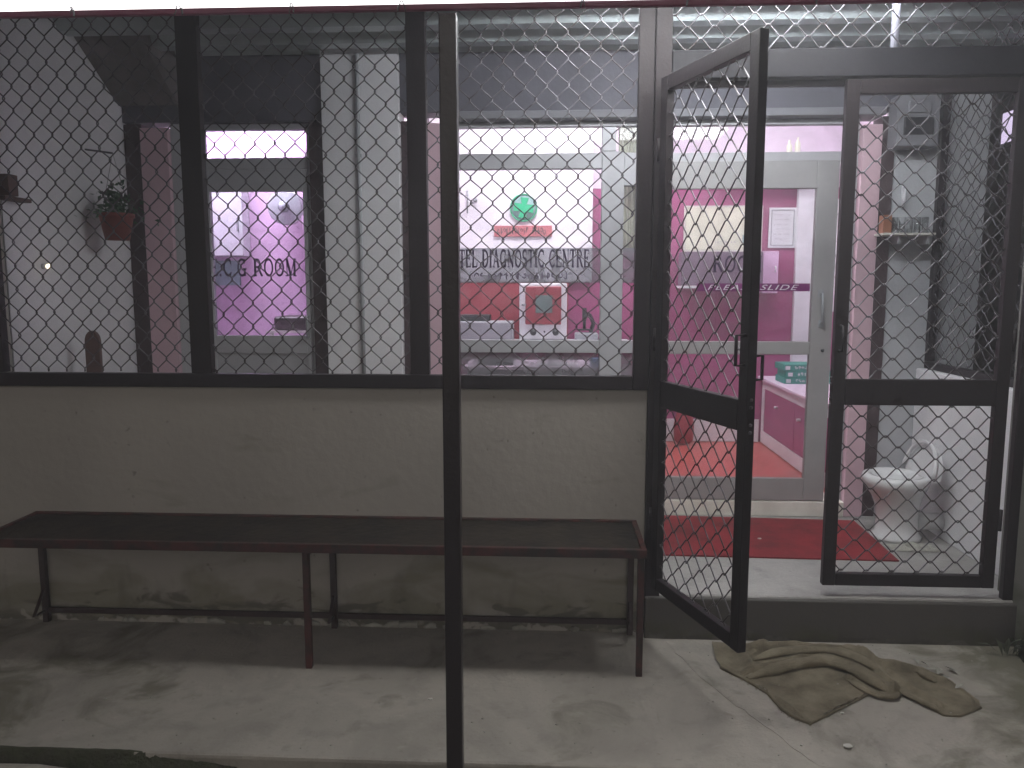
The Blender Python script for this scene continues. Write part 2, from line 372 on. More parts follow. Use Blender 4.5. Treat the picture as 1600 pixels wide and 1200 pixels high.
# ------------------------------------------------------------------ chain-link
def chain(u0, u1, w0, w1, W, H, fn, swap=False, r=.0027, ph=(0, 0), a=.0032, sag=0.0, seed=3):
    """woven diamond mesh filling [u0,u1]x[w0,w1]; fn(u,w,depth)->xyz; swap=True weaves the wires sideways"""
    rd = random.Random(seed)
    if swap: lo, hi, s0, s1, P_, Q_ = w0, w1, u0, u1, H, W
    else: lo, hi, s0, s1, P_, Q_ = u0, u1, w0, w1, W, H
    # wires numbered along lo..hi every P_/2, zigzag along s with period Q_
    mb = MB(); n0 = math.floor((lo-ph[0])/(P_/2))-1; n1 = math.ceil((hi-ph[0])/(P_/2))+1
    for k in range(n0, n1+1):
        c = ph[0]+k*P_/2+P_/4; amp = P_/4+.0022; par = k % 2
        pts = []; j = math.floor((s0-ph[1])/(Q_/2))-2
        jit = rd.uniform(-.0012, .0012); ph_ = rd.uniform(0, 6)
        while True:
            s = ph[1]+j*Q_/2
            if s > s1+Q_: break
            right = ((j+par) % 2 == 0)
            sg = 1 if right else -1
            dep = -1 if right else 1      # the wire crosses front to back at each bend
            jx = rd.uniform(-.0016,.0016)+.0035*math.sin(s*3.1+c*2.3+seed)+.002*math.sin(s*9+c*5)
            s_ = s; s = s+.004*math.sin(c*3.7+s*1.9+seed)+.0015*math.sin(c*13+s*11)
            pts += [(c+sg*(amp-.0035)+jit+jx, s-.0075, dep*a*.75), (c+sg*amp+jit+jx, s-.002, dep*a*.15), (c+sg*amp+jit+jx, s+.002, -dep*a*.15), (c+sg*(amp-.0035)+jit+jx, s+.0075, -dep*a*.75)]
            j += 1
        # clip to the rectangle
        run = []
        def flush():
            if len(run) > 1: mb.tube([fn(*( (q[1], q[0]) if swap else (q[0], q[1]) ), q[2]) for q in run], r, 5, cap=False)
            run.clear()
        for q in pts:
            if s0-.004 <= q[1] <= s1+.004 and lo-.006 <= q[0] <= hi+.006: run.append(q)
            else:
                if run:                                        # extend to the border
                    p = run[-1]; t = 1.0
                    for ax, l_, h_ in ((1, s0, s1), (0, lo, hi)):
                        if q[ax] > h_ and q[ax] != p[ax]: t = min(t, max(0, (h_-p[ax])/(q[ax]-p[ax])))
                        if q[ax] < l_ and q[ax] != p[ax]: t = min(t, max(0, (l_-p[ax])/(q[ax]-p[ax])))
                    run.append(tuple(p[i]+(q[i]-p[i])*t for i in range(3)))
                flush()
        flush()
    return mb

# ================================================================== SETTING
GZ = 0.0; VF = .187; RF = .277
YM = 3.30      # plane of the grill
YW = 4.53      # inner wall
YB = 6.25      # back wall of the reception
mb = MB(); mb.box(-3.6, 30, 2.335, 3.5, -.12, 0); mb.box(-30, -3.6, 2.335, 3.5, -.12, 0)
def grid(x0, x1, y0, y1, nx, ny, zf):
    mb = MB(); vs = []; fs = []
    for j in range(ny+1):
        for i in range(nx+1):
            x = x0+(x1-x0)*i/nx; y = y0+(y1-y0)*j/ny; vs.append((x, y, zf(x, y)))
    for j in range(ny):
        for i in range(nx): a = j*(nx+1)+i; fs.append((a, a+1, a+nx+2, a+nx+1))
    return mb.add(vs, fs, True)
g = struct('pavement', MB().box(-12, 12, 2.335, 3.36, -.10, 0), M['concrete'], bevel=.012)
# worn, uneven concrete surface where it shows
def grid(x0, x1, y0, y1, nx, ny, zf):
    mb = MB(); vs = []; fs = []
    for j in range(ny+1):
        for i in range(nx+1):
            x = x0+(x1-x0)*i/nx; y = y0+(y1-y0)*j/ny; vs.append((x, y, zf(x, y)))
    for j in range(ny):
        for i in range(nx): a = j*(nx+1)+i; fs.append((a, a+1, a+nx+2, a+nx+1))
    return mb.add(vs, fs, True)
struct('ground', grid(-60, 60, -60, 60, 24, 24, lambda x, y: -.085), M['road'])
struct('veranda_floor', MB().box(-2.43, .404, 3.472, 4.64, 0, VF).box(.4045, 2.16, 3.29, 4.64, 0, VF), M['verfloor'], bevel=.012)
# step riser skin (dark plaster)
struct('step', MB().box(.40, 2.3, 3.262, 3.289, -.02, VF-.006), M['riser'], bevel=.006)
# pale repaired wedge of concrete in front of the step
pp = [onZ(x, y, 0) for x, y in ((1040,1003), (1090,1055), (1140,1095), (1195,1135), (1280,1197), (1400,1290), (1700,1290), (1700,1016), (1500,1014), (1400,1011), (1250,1004))]
pp = [(p.x, max(p.y, 2.345)) for p in pp]
rp = random.Random(5); q_ = []
for i in range(len(pp)):
    a, b = pp[i], pp[(i+1) % len(pp)]; n_ = max(1, int(math.hypot(b[0]-a[0], b[1]-a[1])/.035))
    for k in range(n_):
        t = k/n_; j_ = .006 if k else 0
        q_.append((a[0]+(b[0]-a[0])*t+rp.uniform(-j_, j_), max(2.34, a[1]+(b[1]-a[1])*t+rp.uniform(-j_, j_))))
struct('pavement_patch', MB().prism(q_, .0, .0016), M['patch'])
# mossy kerb line at the slab's outer edge
from mathutils import noise as mn0
def mz(x, y):
    e = (y-2.285)/.075
    n = mn0.noise(Vector((x*4, y*9, 0)))*.5+mn0.noise(Vector((x*17, y*22, 3)))*.35+mn0.noise(Vector((x*60, y*60, 5)))*.2
    return -.075+.078*min(1, max(0, e*1.5+n*.6))+ (.006*n if e > .5 else 0) - (.03*max(0, e-.85)/.15 if e > .85 else 0) - .06*max(0, min(1, (x+1.35)/.5))
km = grid(-2.6, 1.9, 2.25, 2.372, 520, 18, mz)
o = obj('moss', km, M['moss']); o['kind'] = 'stuff'
# pale kerb corner at lower left
kc = [onZ(x, y, -.02) for x, y in ((-60,1190), (60,1192), (112,1199), (150,1260), (-60,1260))]
struct('kerb', MB().prism([(p.x, p.y) for p in kc], -.08, -.02), M['patch'], bevel=.008)

# ================================================================== LOW FRONT WALL
w = obj('low_wall', MB().box(-2.9, .3985, 3.318, 3.47, -.02, 1.066), M['plaster'], bevel=.006)
tag(w, 'low grey plastered wall stained at its foot, behind the bench and under the wire grill', 'wall')
pb = MB().box(1.935, 2.6, 3.20, 3.42, -.02, 2.74)
w = obj('pillar', pb, M['grey_pillar'], bevel=.01)
tag(w, 'grey plastered pillar at the right edge, mossy at its foot', 'pillar')
w = obj('foot_block', MB().ring([[(2.06+a*math.cos(t), 3.12+b*math.sin(t), z) for t in [2*PI*k/14 for k in range(14)]] for z, a, b in ((0,.17,.14),(.08,.17,.13),(.13,.15,.11),(.155,.10,.08))]), M['moss'])
tag(w, 'dark mossy lump at the foot of the right pillar', 'mound')
w = obj('wall_end', MB().box(-3.6, -2.45, 3.345, 3.47, 1.066, 2.74), M['plaster'])
tag(w, 'grey wall left of the wire grill, at the left edge', 'wall')

# ================================================================== CLINIC BUILDING
B = thing('clinic_building', 'small clinic with pale walls, aluminium glazed doors and magenta rooms, behind the wire grill', 'building', (0, 4.53, 0))
def wall(name, x0, x1, z0, z1, m, y0=YW, y1=4.65, bevel=.0): return obj(name, MB().box(x0, x1, y0, y1, z0, z1), M[m], B, bevel=bevel)
wall('wall', -2.44, -2.337, VF, 2.405, 'brown_wood')
wall('pilaster', -2.334, -2.172, VF, 2.38, 'pink_wall', 4.50, 4.65, .004)
wall('wall', -2.170, -2.105, VF, 2.405, 'grey_wall')
wall('door_trim', -1.372, -1.285, VF, 2.405, 'brown_wood', 4.515, 4.65, .004)
wall('wall', -1.283, -.852, VF, 2.86, 'white_wall', 4.47, 4.65, .004)
wall('door_trim', -.850, -.792, VF, 2.405, 'brown_wood', 4.515, 4.65, .004)
wall('pilaster', -.790, -.606, VF, 2.39, 'pink_wall', 4.50, 4.65, .004)
wall('pilaster', 1.664, 1.768, VF, 2.36, 'pink_wall', 4.50, 4.65, .004)
wall('door_trim', 1.770, 1.842, VF, 2.405, 'brown_wood', 4.515, 4.65, .004)
wall('wall', 1.844, 2.34, VF, 2.86, 'grey_wall', 4.525, 4.65)
# lintels over the openings
wall('lintel', -2.43, -1.285, 2.407, 2.86, 'dark_wall', 4.50, 4.65, .004)
wall('lintel', -.850, 1.842, 2.445, 2.86, 'dark_wall', 4.50, 4.65, .004)
wall('ledge', -.604, 1.768, 2.402, 2.443, 'dull_grey', 4.46, 4.65, .004)
# side walls of the veranda
obj('side_wall', MB().box(-2.56, -2.445, 3.475, 4.64, VF, 2.83), M['white_wall'], B)
sw = MB().box(2.03, 2.16, 3.425, 4.523, VF, 1.04); obj('side_wall', sw, M['white_wall'], B, bevel=.006)
obj('skirting', MB().box(1.846, 2.028, 4.505, 4.523, VF, .30), M['grey_wall'], B)
# threshold
obj('sill', MB().box(-.604, 1.661, 4.485, 4.70, VF, RF-.001), M['sill'], B, bevel=.006)
# rooms
obj('room_floor', MB().box(-.604, 2.335, 4.702, 6.35, VF, RF-.004), M['red_floor'], B)
obj('back_wall', MB().box(-.95, 2.335, YB, 6.35, RF, 2.235), M['purple'], B)
obj('back_wall', MB().box(-.95, 2.335, YB+.002, 6.35, 2.237, 3.0), M['room_pink'], B)
obj('back_wall', MB().box(-.95, .30, YB-.04, YB-.002, 1.53, 3.0), M['room_white'], B)
obj('back_wall', MB().box(-.95, .12, YB-.03, YB-.003, .9, 1.527), M['red_panel'], B)
obj('skirting', MB().box(-.9, 1.62, YB-.016, YB-.001, RF, .454), M['white_gloss'], B)
obj('partition_wall', MB().box(-1.06, -.96, 4.655, 6.35, VF, 3.0), M['room_pink'], B)
obj('partition_wall', MB().box(2.25, 2.335, 4.655, 6.248, VF, 3.0), M['room_pink'], B)
obj('ceiling', MB().box(-2.7, 2.335, 4.655, 6.45, 3.002, 3.1), M['room_white'], B)
obj('column', MB().box(1.842, 1.965, YB-.05, YB-.002, RF, 2.236), M['white_gloss'], B, bevel=.004)
# ECG room
obj('back_wall', MB().box(-2.7, -1.062, 6.1, 6.2, VF, 3.0), M['lilac'], B)
obj('partition_wall', MB().box(-2.8, -2.7, 4.655, 6.2, VF, 3.0), M['lilac'], B)
obj('room_floor', MB().box(-2.7, -1.062, 4.655, 6.1, .10, VF), M['sill'], B)

# ---- ECG room door
D = obj('door', MB().box(-2.103, -1.99, 4.545, 4.60, VF, 2.404).box(-1.395, -1.374, 4.545, 4.60, VF, 2.404)
        .box(-1.99, -1.395, 4.545, 4.60, 2.372, 2.404).box(-1.99, -1.395, 4.545, 4.60, 2.155, 2.218), M['alu'], B, bevel=.003)
D['label'] = 'grey aluminium door with dark lettering on its glass pane'
obj('leaf_frame', MB().box(-1.988, -1.963, 4.535, 4.575, VF, 2.152).box(-1.422, -1.397, 4.535, 4.575, VF, 2.152)
    .box(-1.963, -1.422, 4.535, 4.575, 2.030, 2.152).box(-1.963, -1.422, 4.535, 4.575, 1.105, 1.209).box(-1.963, -1.422, 4.535, 4.575, VF, .30), M['alu'], D, bevel=.003)
obj('glass_pane', MB().box(-1.963, -1.422, 4.552, 4.557, 1.209, 2.030), M['ecg_glass'], D)
obj('glass_pane', MB().box(-1.99, -1.395, 4.57, 4.575, 2.218, 2.372), M['ecg_glass'], D)
obj('door_panel', MB().box(-1.963, -1.422, 4.548, 4.562, .30, 1.105), M['alu'], D)
lettering('E.C.G ROOM', -1.985, 1.553, .515, .098, 4.549, M['ink'], 'lettering', D, 1.1)
obj('handle', MB().tube([(-1.41,4.535,1.20),(-1.41,4.50,1.20),(-1.41,4.50,1.32),(-1.41,4.535,1.32)], .007, 8), M['grey_plastic'], D)

# ---- reception glazing and sliding door
W = obj('window', MB().box(-.604, -.535, 4.54, 4.60, RF, 2.40).box(.268, .392, 4.535, 4.60, RF, 2.236)
        .box(.268, .345, 4.54, 4.60, 2.238, 2.369)
        .box(-.535, .268, 4.54, 4.60, 2.145, 2.229).box(.392, .50, 4.54, 4.60, 2.05, 2.229).box(-.535, 1.623, 4.545, 4.60, 2.372, 2.401)
        .box(-.535, .268, 4.54, 4.60, 1.116, 1.188).box(.392, .50, 4.54, 4.60, 1.116, 1.188).box(-.535, .50, 4.54, 4.60, RF, .34)
        .box(.50, 1.623, 4.56, 4.60, 2.176, 2.229).box(1.625, 1.662, 4.545, 4.60, RF, 2.40), M['alu'], B, bevel=.003)
W['label'] = 'grey aluminium shopfront glazing with dark lettering over frosted film'
obj('glass_pane', MB().box(-.535, .268, 4.562, 4.567, 1.188, 2.145), M['glass'], W)
obj('glass_pane', MB().box(-.535, .268, 4.572, 4.577, 2.229, 2.372).box(.345, 1.623, 4.572, 4.577, 2.229, 2.372), M['glass'], W)
obj('glass_pane', MB().box(.392, .50, 4.562, 4.567, 1.188, 2.05), M['glass'], W)
obj('glass_pane', MB().box(-.535, .268, 4.562, 4.567, .34, 1.116).box(.392, .50, 4.562, 4.567, .34, 1.116), M['film'], W)
obj('frosted_film', MB().box(-.533, .266, 4.554, 4.5565, 1.514, 1.709).box(.394, .498, 4.554, 4.5565, 1.514, 1.709), M['film'], W)
lettering('PATEL DIAGNOSTIC CENTRE', -.612, 1.602, .8206, .098, 4.551, M['ink'], 'lettering', W, 1.15)
marks(-.45, .10, 1.534, 1.572, 4.551, M['ink_soft'], 'small_lettering', W, 5, .034, .12, .15)
SD = obj('sliding_door', MB().box(.50, .60, 4.490, 4.528, RF+.004, 2.172).box(1.430, 1.547, 4.490, 4.528, RF+.004, 2.172)
         .box(.60, 1.430, 4.490, 4.528, 2.024, 2.172).box(.60, 1.430, 4.490, 4.528, 1.116, 1.188).box(.60, 1.430, 4.490, 4.528, RF+.004, .409), M['alu_door'], B, bevel=.004)
SD['label'] = 'pale aluminium framed sliding glass door with a purple band across the pane'
obj('glass_pane', MB().box(.60, 1.430, 4.508, 4.513, 1.188, 2.024), M['glass'], SD)
obj('glass_pane', MB().box(.60, 1.430, 4.508, 4.513, .409, 1.116), M['glass'], SD)
obj('safety_band', MB().box(.80, 1.420, 4.503, 4.505, 1.467, 1.510), M['band'], SD)
sans('PLEASE SLIDE', .86, 1.474, .50, .029, 4.5015, M['white_ink'], 'band_lettering', SD, .35)
lettering('ROOM', .885, 1.573, .275, .088, 4.502, M['ink'], 'lettering', SD, 1.1)
obj('handle', MB().tube([(1.475,4.49,1.455),(1.475,4.455,1.455),(1.484,4.455,1.29),(1.484,4.49,1.29)], .007, 8).box(1.462,1.49,4.484,4.4895,1.435,1.475).box(1.47,1.498,4.484,4.4895,1.27,1.31), M['grey_plastic'], SD)
obj('lock', MB().tube([(1.50,4.49,1.14),(1.50,4.483,1.14)], .009, 10), M['black_plastic'], SD)
# conduit on the white wall
obj('conduit', MB().tube([(-1.075,4.458,1.0),(-1.075,4.458,2.75)], .011, 10).box(-1.09,-1.06,4.452,4.469,1.4,1.42).box(-1.09,-1.06,4.452,4.469,2.2,2.22), M['grey_wall'], B)
obj('dark_wedge', MB().add([(x,y,z) for x in (-2.443,-2.10) for y,z in ((4.498,2.50),(4.05,2.79),(4.498,2.79))], [(0,1,2),(3,5,4),(0,3,4,1),(1,4,5,2),(0,2,5,3)]), M['dark_wedge'], B)  # added wedge, no known part: imitates the dark shaded corner under the roof
# veranda roof: corrugated sheet running left to right
rf = MB(); prof = []
y = 2.22; z0 = 2.80
while y < 4.50:
    prof += [(y, z0), (y+.10, z0), (y+.135, z0-.055), (y+.215, z0-.055), (y+.25, z0)]; y += .27
vs = []; fs = []
for x in (-3.6, 3.0):
    for (a, b) in prof: vs.append((x, a, b))
n = len(prof)
for i in range(n-1): fs.append((i, i+1, n+i+1, n+i))
rf.add(vs, fs)
R = obj('roof_sheet', rf, M['roof'], B)
s = R.modifiers.new('solid', 'SOLIDIFY'); s.thickness = .004
obj('roof_beam', MB().box(-3.5, 2.9, 3.27, 3.33, 2.675, 2.738), M['beam_paint'], B)
obj('roof_cover', MB().box(-3.6, 3.0, 2.2, 6.5, 3.11, 3.16), M['dark_wall'], B)
obj('drain_pipe', MB().tube([(1.385,3.46,2.73),(1.385,3.46,2.45),(1.375,3.46,2.40)], .016, 10), M['dark_wall'], B)

# ================================================================== CANOPY SIGN
SG = thing('canopy_sign', 'brightly lit white signboard with maroon lower edge, across the top of the photo', 'sign', (0, 2.12, 2.2))
obj('sign_face', MB().box(-3.2, 2.8, 2.092, 2.10, 2.204, 2.9), M['sign_on'], SG)
obj('sign_back', MB().box(-3.2, 2.8, 2.1015, 2.106, 2.206, 2.9), M['beam_paint'], SG)
obj('rim', MB().box(-3.2, 2.8, 2.082, 2.098, 2.187, 2.2025), M['rim'], SG, bevel=.003)
for i, x in enumerate((-1.239, -.951, -.667, -.38, .067, .336, .642)):
    t = []
    for q in range(15):
        a = q/14*2.6*PI+i
        t.append((x+.008*math.sin(a*.5)+q*.0005*(-1)**i, 2.080-.004-.005*abs(math.cos(a)), 2.194+.013*math.cos(a)))
    obj('wire_tie', MB().tube(t, .0014, 5), M['wire'], SG)
# outdoor lamp under the roof (the glare above the doorway)
LP = thing('panel_lamp', 'glaring white panel lamp above the doorway in front of the top beam', 'lamp', (.62, 2.82, 2.62))
obj('lamp_housing', MB().box(.0, 1.30, 2.69, 3.05, 2.6645, 2.70), M['white_gloss'], LP, bevel=.004)
obj('lamp_diffuser', MB().box(.02, 1.28, 2.70, 3.04, 2.63, 2.664), M['tube_on'], LP, bevel=.004)

LV = thing('veranda_lamp', 'tube lamp under the veranda roof above the doorway', 'lamp', (.75, 3.4, 2.7))
obj('lamp_housing', MB().box(.05, 1.45, 3.36, 3.42, 2.729, 2.743), M['white_gloss'], LV, bevel=.004)
obj('lamp_tube', MB().tube([(.08,3.39,2.695),(1.42,3.39,2.695)], .028, 10), M['tube_in'], LV)

# ================================================================== OUTER POST
P_ = obj('post', MB().box(-.295, -.249, 2.10, 2.146, -.085, 2.186), M['post_paint'], bevel=.004, loc=(-.27, 2.12, -.085))
tag(P_, 'slim dark square steel post standing in front of the bench and grill', 'post')

# ================================================================== WINDOW GRILL (left)
G = thing('window_grill', 'long black steel grill with three bays of diamond wire mesh, on the low wall', 'grill', (-1.0, YM, 1.066))
ZT, ZB = 2.673, 1.126
posts = [(-2.45, -2.372), (-1.542, -1.454), (-.597, -.518), (.335, .398)]
for a, b in posts: obj('post', MB().box(a, b, YM, YM+.045, ZB if (a, b) != posts[3] else 1.066, ZT), M['black_paint'], G, bevel=.003)
obj('bottom_rail', MB().box(-2.45, .333, YM-.001, YM+.044, 1.067, 1.124), M['black_paint'], G, bevel=.003)
fnF = lambda u, w, d: (u, YM+.022+d, w)
for k in range(3):
    obj('wire_mesh', chain(posts[k][1]-.004, posts[k+1][0]+.004, ZB-.004, ZT, (.080,.084,.0885)[k], (.0985,.100,.1015)[k], fnF, False, ph=((-2.30,-1.40,-.476)[k], (1.135,1.13,1.13)[k]), seed=k), M['wire'], G)
# loose end of wire curling at the corner
tag(obj('loose_wire', MB().tube([onY(x, y, 3.335) for x, y in ((985,611),(996,612),(1004,616),(1009,622),(1011,630))], .0018, 5), M['wire']), 'thin loose wire end curling from the grill corner onto the low wall', 'wire')

# ================================================================== DOOR FRAME
DF = thing('door_frame', 'black steel frame of the mesh doorway with a wire mesh strip above', 'door frame', (1.1, YM, VF))
obj('jamb', MB().box(.400, .464, YM-.012, YM+.05, VF-.02, ZT), M['black_paint'], DF, bevel=.004)
obj('jamb', MB().box(1.894, 1.936, YM-.004, YM+.030, VF, ZT), M['black_paint'], DF, bevel=.004)
obj('head_beam', MB().box(.466, 1.892, YM-.005, YM+.05, 2.312, 2.420), M['beam_paint'], DF, bevel=.004)
obj('door_stop', MB().box(.466, 1.892, YM+.03, YM+.052, 2.285, 2.310), M['black_paint'], DF, bevel=.002)
obj('wire_mesh', chain(.462, 1.874, 2.416, ZT, .105, .090, lambda u, w, d: (u, YM+.022+d, w), True, ph=(2.43, .47)), M['wire'], DF)

# ================================================================== MESH DOOR LEAVES
def leaf(name, label, loc, rotz, w=.705, sgn=1, z0=.236, z1=2.304):
    """leaf built from its hinge at x=0 out to x=w (sgn flips)"""
    t = thing(name, label, 'gate', loc, rotz, None)
    zb = 1.010; zt = 1.116
    X = lambda a, b: (min(a*sgn, b*sgn), max(a*sgn, b*sgn))
    h = z1-z0
    fr = MB()
    for a, b in ((0, .050), (w-.052, w)): fr.box(*X(a, b), 0, .034, 0, h)
    for a, b in ((0, .052), (h-.057, h)): fr.box(*X(.0515, w-.0535), .001, .033, a, b)
    obj('leaf_frame', fr, M['black_paint'], t, local=True, bevel=.003)
    obj('mid_rail', MB().box(*X(.0515, w-.0535), .0, .034, zb-z0, zt-z0), M['black_paint'], t, local=True, bevel=.003)
    fn = lambda u, q, d: (u*sgn, .017+d, q)
    obj('wire_mesh', chain(.046, w-.048, .048, zb-z0+.004, .1035, .088, fn, True, ph=(.062,.055), seed=5), M['wire'], t, local=True)
    obj('wire_mesh', chain(.046, w-.048, zt-z0-.004, h-.053, .1035, .088, fn, True, ph=(.92,.055), seed=6), M['wire'], t, local=True)
    for z in (.25, 1.0, 1.75):
        obj('hinge', MB().tube([(-.004*sgn, .0, z), (-.004*sgn, .0, z+.09)], .008, 10), M['black_paint'], t, local=True)
    # latch plates, pull and bolt heads on the free stile
    y0 = -.001
    obj('pull_handle', MB().tube([((w-.02)*sgn, 0, 1.00), ((w-.02)*sgn, -.035, 1.00), ((w-.02)*sgn, -.035, 1.10), ((w-.02)*sgn, 0, 1.10)], .006, 8).tube([((w-.02)*sgn, .034, .95), ((w-.02)*sgn, .069, .95), ((w-.02)*sgn, .069, 1.03), ((w-.02)*sgn, .034, 1.03)], .006, 8), M['black_paint'], t, local=True)
    bh = MB()
    for z in (.775, .80, .86, .885): bh.tube([((w)*sgn, .017, z), ((w+.004)*sgn, .017, z)], .006, 8)
    obj('bolt_heads', bh, M['wire'], t, local=True)
    return t
ang = math.atan2(-.605, .228)
leaf('mesh_door', 'black wire mesh door leaf standing open toward the camera beside the bench', (.417, 3.250, .236), ang, .647, 1)
leaf('mesh_door', 'closed black wire mesh door leaf at the right, in front of the toilet', (1.857, YM+.0, .236), 0, .707, -1)

# side grill on the right low wall
SGR = thing('side_grill', 'wire mesh side grill standing on the white low wall behind the closed door leaf', 'grill', (2.09, 4.0, 1.04))
obj('grill_frame', MB().box(2.07, 2.11, 3.43, 4.52, 1.042, 1.08).box(2.07, 2.11, 3.43, 3.47, 1.082, 2.70).box(2.07, 2.11, 4.48, 4.52, 1.082, 2.70), M['black_paint'], SGR, bevel=.003)
obj('wire_mesh', chain(3.466, 4.484, 1.078, 2.70, .105, .09, lambda u, w, d: (2.09+d, u, w), True, ph=(1.1,3.5), seed=9), M['wire'], SGR)

# neighbour's wall and its lit window
NB = thing('neighbour_house', 'dark brown-grey wall of the next house with a small lit window', 'building', (3.3, 5.5, 0))
obj('wall', MB().box(3.0, 3.2, 2.6, 9.5, -.1, 3.4), M['neighbour'], NB)
wn = obj('window', MB().box(2.985, 2.999, 5.10, 5.66, 2.41, 2.435).box(2.985, 2.999, 5.10, 5.66, 2.635, 2.66).box(2.985, 2.999, 5.10, 5.125, 2.4355, 2.6345).box(2.985, 2.999, 5.635, 5.66, 2.4355, 2.6345), M['brown_wood'], NB)
obj('pane', MB().box(2.990, 2.998, 5.1255, 5.6345, 2.436, 2.634), M['far_window'], wn)

# ================================================================== BENCH
BN = thing('bench', 'long dark topped steel bench with maroon frame against the low wall', 'bench', (-.95, 3.13, 0))
bx0, bx1, by0, by1 = -2.285, .362, 2.92, 3.314
obj('seat', MB().box(bx0+.022, bx1-.022, by0+.022, by1-.022, .484, .500), M['bench_top'], BN, bevel=.002)
obj('seat_frame', MB().box(bx0, bx1, by0, by0+.021, .472, .507).box(bx0, bx1, by1-.021, by1, .472, .507)
    .box(bx0, bx0+.021, by0+.0215, by1-.0215, .473, .506).box(bx1-.021, bx1, by0+.0215, by1-.0215, .473, .506)
    .box(-.965, -.94, by0+.0215, by1-.0215, .455, .482), M['maroon'], BN, bevel=.002)
for x in (-2.262, -.952, .341):
    obj('leg', MB().box(x-.0125, x+.0125, by0+.001, by0+.026, 0, .4715), M['maroon'], BN, bevel=.002)
    obj('leg', MB().box(x-.0125, x+.0125, by1-.026, by1-.001, 0, .4715), M['maroon_shade'], BN, bevel=.002)
    obj('brace', MB().tube([(x, by1-.026, .15), (x, by1-.10, .058), (x, by1-.03, .056)], .007, 6), M['maroon_shade'], BN)
obj('stretcher', MB().box(-2.249, -.966, by1-.024, by1-.006, .045, .068).box(-.938, .327, by1-.024, by1-.006, .045, .068), M['maroon_shade'], BN, bevel=.002)

# ================================================================== MAT, TOILET, VERANDA THINGS
m_ = [onZ(x, y, VF) for x, y in ((1040,806), (1334,815), (1405,878), (1030,868))]
m_[0].x = .28; m_[3].x = .20; m_[3].y = m_[2].y+.035
tag(obj('red_mat', MB().prism([(p.x, p.y) for p in (m_[3], m_[2], m_[1], m_[0])], VF+.0005, VF+.008), M['red_mat'], bevel=.002), 'flat red mat lying on the veranda floor before the sliding door', 'mat')

T = thing('toilet', 'white ceramic toilet bowl with raised round lid, behind the closed mesh door leaf', 'toilet', (1.84, 4.13, VF))
def ell(cx, cy, a, b, z, n=28): return [(cx+a*math.cos(t), cy+b*math.sin(t), z) for t in [2*PI*k/n for k in range(n)]]
cy = 4.13; tc_ = 1.79
secs = [ell(tc_+.01,cy,.125,.11,VF), ell(tc_+.01,cy,.127,.112,VF+.02), ell(tc_+.015,cy,.108,.092,VF+.035), ell(tc_+.015,cy,.104,.088,VF+.10), ell(tc_+.012,cy,.108,.092,VF+.17),
        ell(tc_+.005,cy,.122,.118,VF+.225), ell(tc_-.002,cy,.145,.15,VF+.268), ell(tc_-.005,cy,.158,.166,VF+.292), ell(tc_-.006,cy,.164,.172,VF+.318), ell(tc_-.005,cy,.158,.165,VF+.336), ell(tc_-.003,cy,.145,.150,VF+.343),
        ell(tc_,cy,.122,.122,VF+.339), ell(tc_,cy,.11,.11,VF+.31), ell(tc_+.01,cy,.07,.07,VF+.22)]
obj('bowl', MB().ring(secs), M['ceramic'], T)
obj('outlet_pipe', MB().tube([(1.90,cy,VF+.09),(1.96,cy,VF+.09),(2.028,cy,VF+.09)], .045, 16), M['ceramic'], T)
lid = MB(); arcp = [(cy-.17, VF+.33)]+[(cy+.180*math.cos(t), VF+.345+.150*math.sin(t)) for t in [PI-PI*k/16 for k in range(17)]][0:]+[(cy+.17, VF+.33)]
vs = [(1.905+.25*(z-VF-.33), y, z) for y, z in arcp]+[(1.925+.25*(z-VF-.33), y, z) for y, z in arcp]; k = len(arcp)
lid.add(vs, [tuple(range(k)), tuple(range(k, 2*k))[::-1]]+[(i, k+i, k+(i+1) % k, (i+1) % k) for i in range(k)])
obj('lid', lid, M['ceramic'], T, bevel=.006, seg=3)
obj('seat', MB().tube([(1.895+.25*.15*math.sin(t), cy+.165*math.cos(t), VF+.36+.15*math.sin(t)) for t in [PI*k/18 for k in range(19)]], .011, 8), M['ceramic'], T)
# crumpled cloth / packing at the foot
tag(obj('floor_cloth', grid(1.70, 1.93, 3.90, 4.01, 26, 14, lambda x, y: VF+.004+.03*max(0, math.sin((x-1.70)/.23*PI))*max(0, math.sin((y-3.90)/.11*PI))*(.6+.4*math.sin(x*90+y*40))), M['chips']), 'crumpled pale cloth lying on the floor at the toilet foot', 'cloth')

MT = thing('meter_box', 'grey electric meter box high on the grey wall at the right', 'meter box', (1.90, 4.50, 2.22))
obj('case', MB().box(1.800, 2.018, 4.40, 4.5235, 2.226, 2.490), M['dull_grey'], MT, bevel=.008)
obj('meter_window', MB().box(1.832, 1.985, 4.393, 4.3985, 2.285, 2.375), M['black_plastic'], MT, bevel=.002)
obj('cover', MB().box(1.85, 1.965, 4.385, 4.3985, 2.395, 2.455), M['dull_grey'], MT, bevel=.004)
SH = thing('wall_shelf', 'small glass shelf with upright tumblers fixed below the meter box', 'shelf', (1.9, 4.47, 1.76))
obj('shelf_board', MB().box(1.752, 2.026, 4.38, 4.5235, 1.765, 1.777), M['sill'], SH, bevel=.002)
obj('bracket', MB().box(1.84, 1.852, 4.40, 4.5235, 1.72, 1.764), M['alu'], SH); obj('bracket', MB().box(1.99, 2.002, 4.40, 4.5235, 1.72, 1.764), M['alu'], SH)
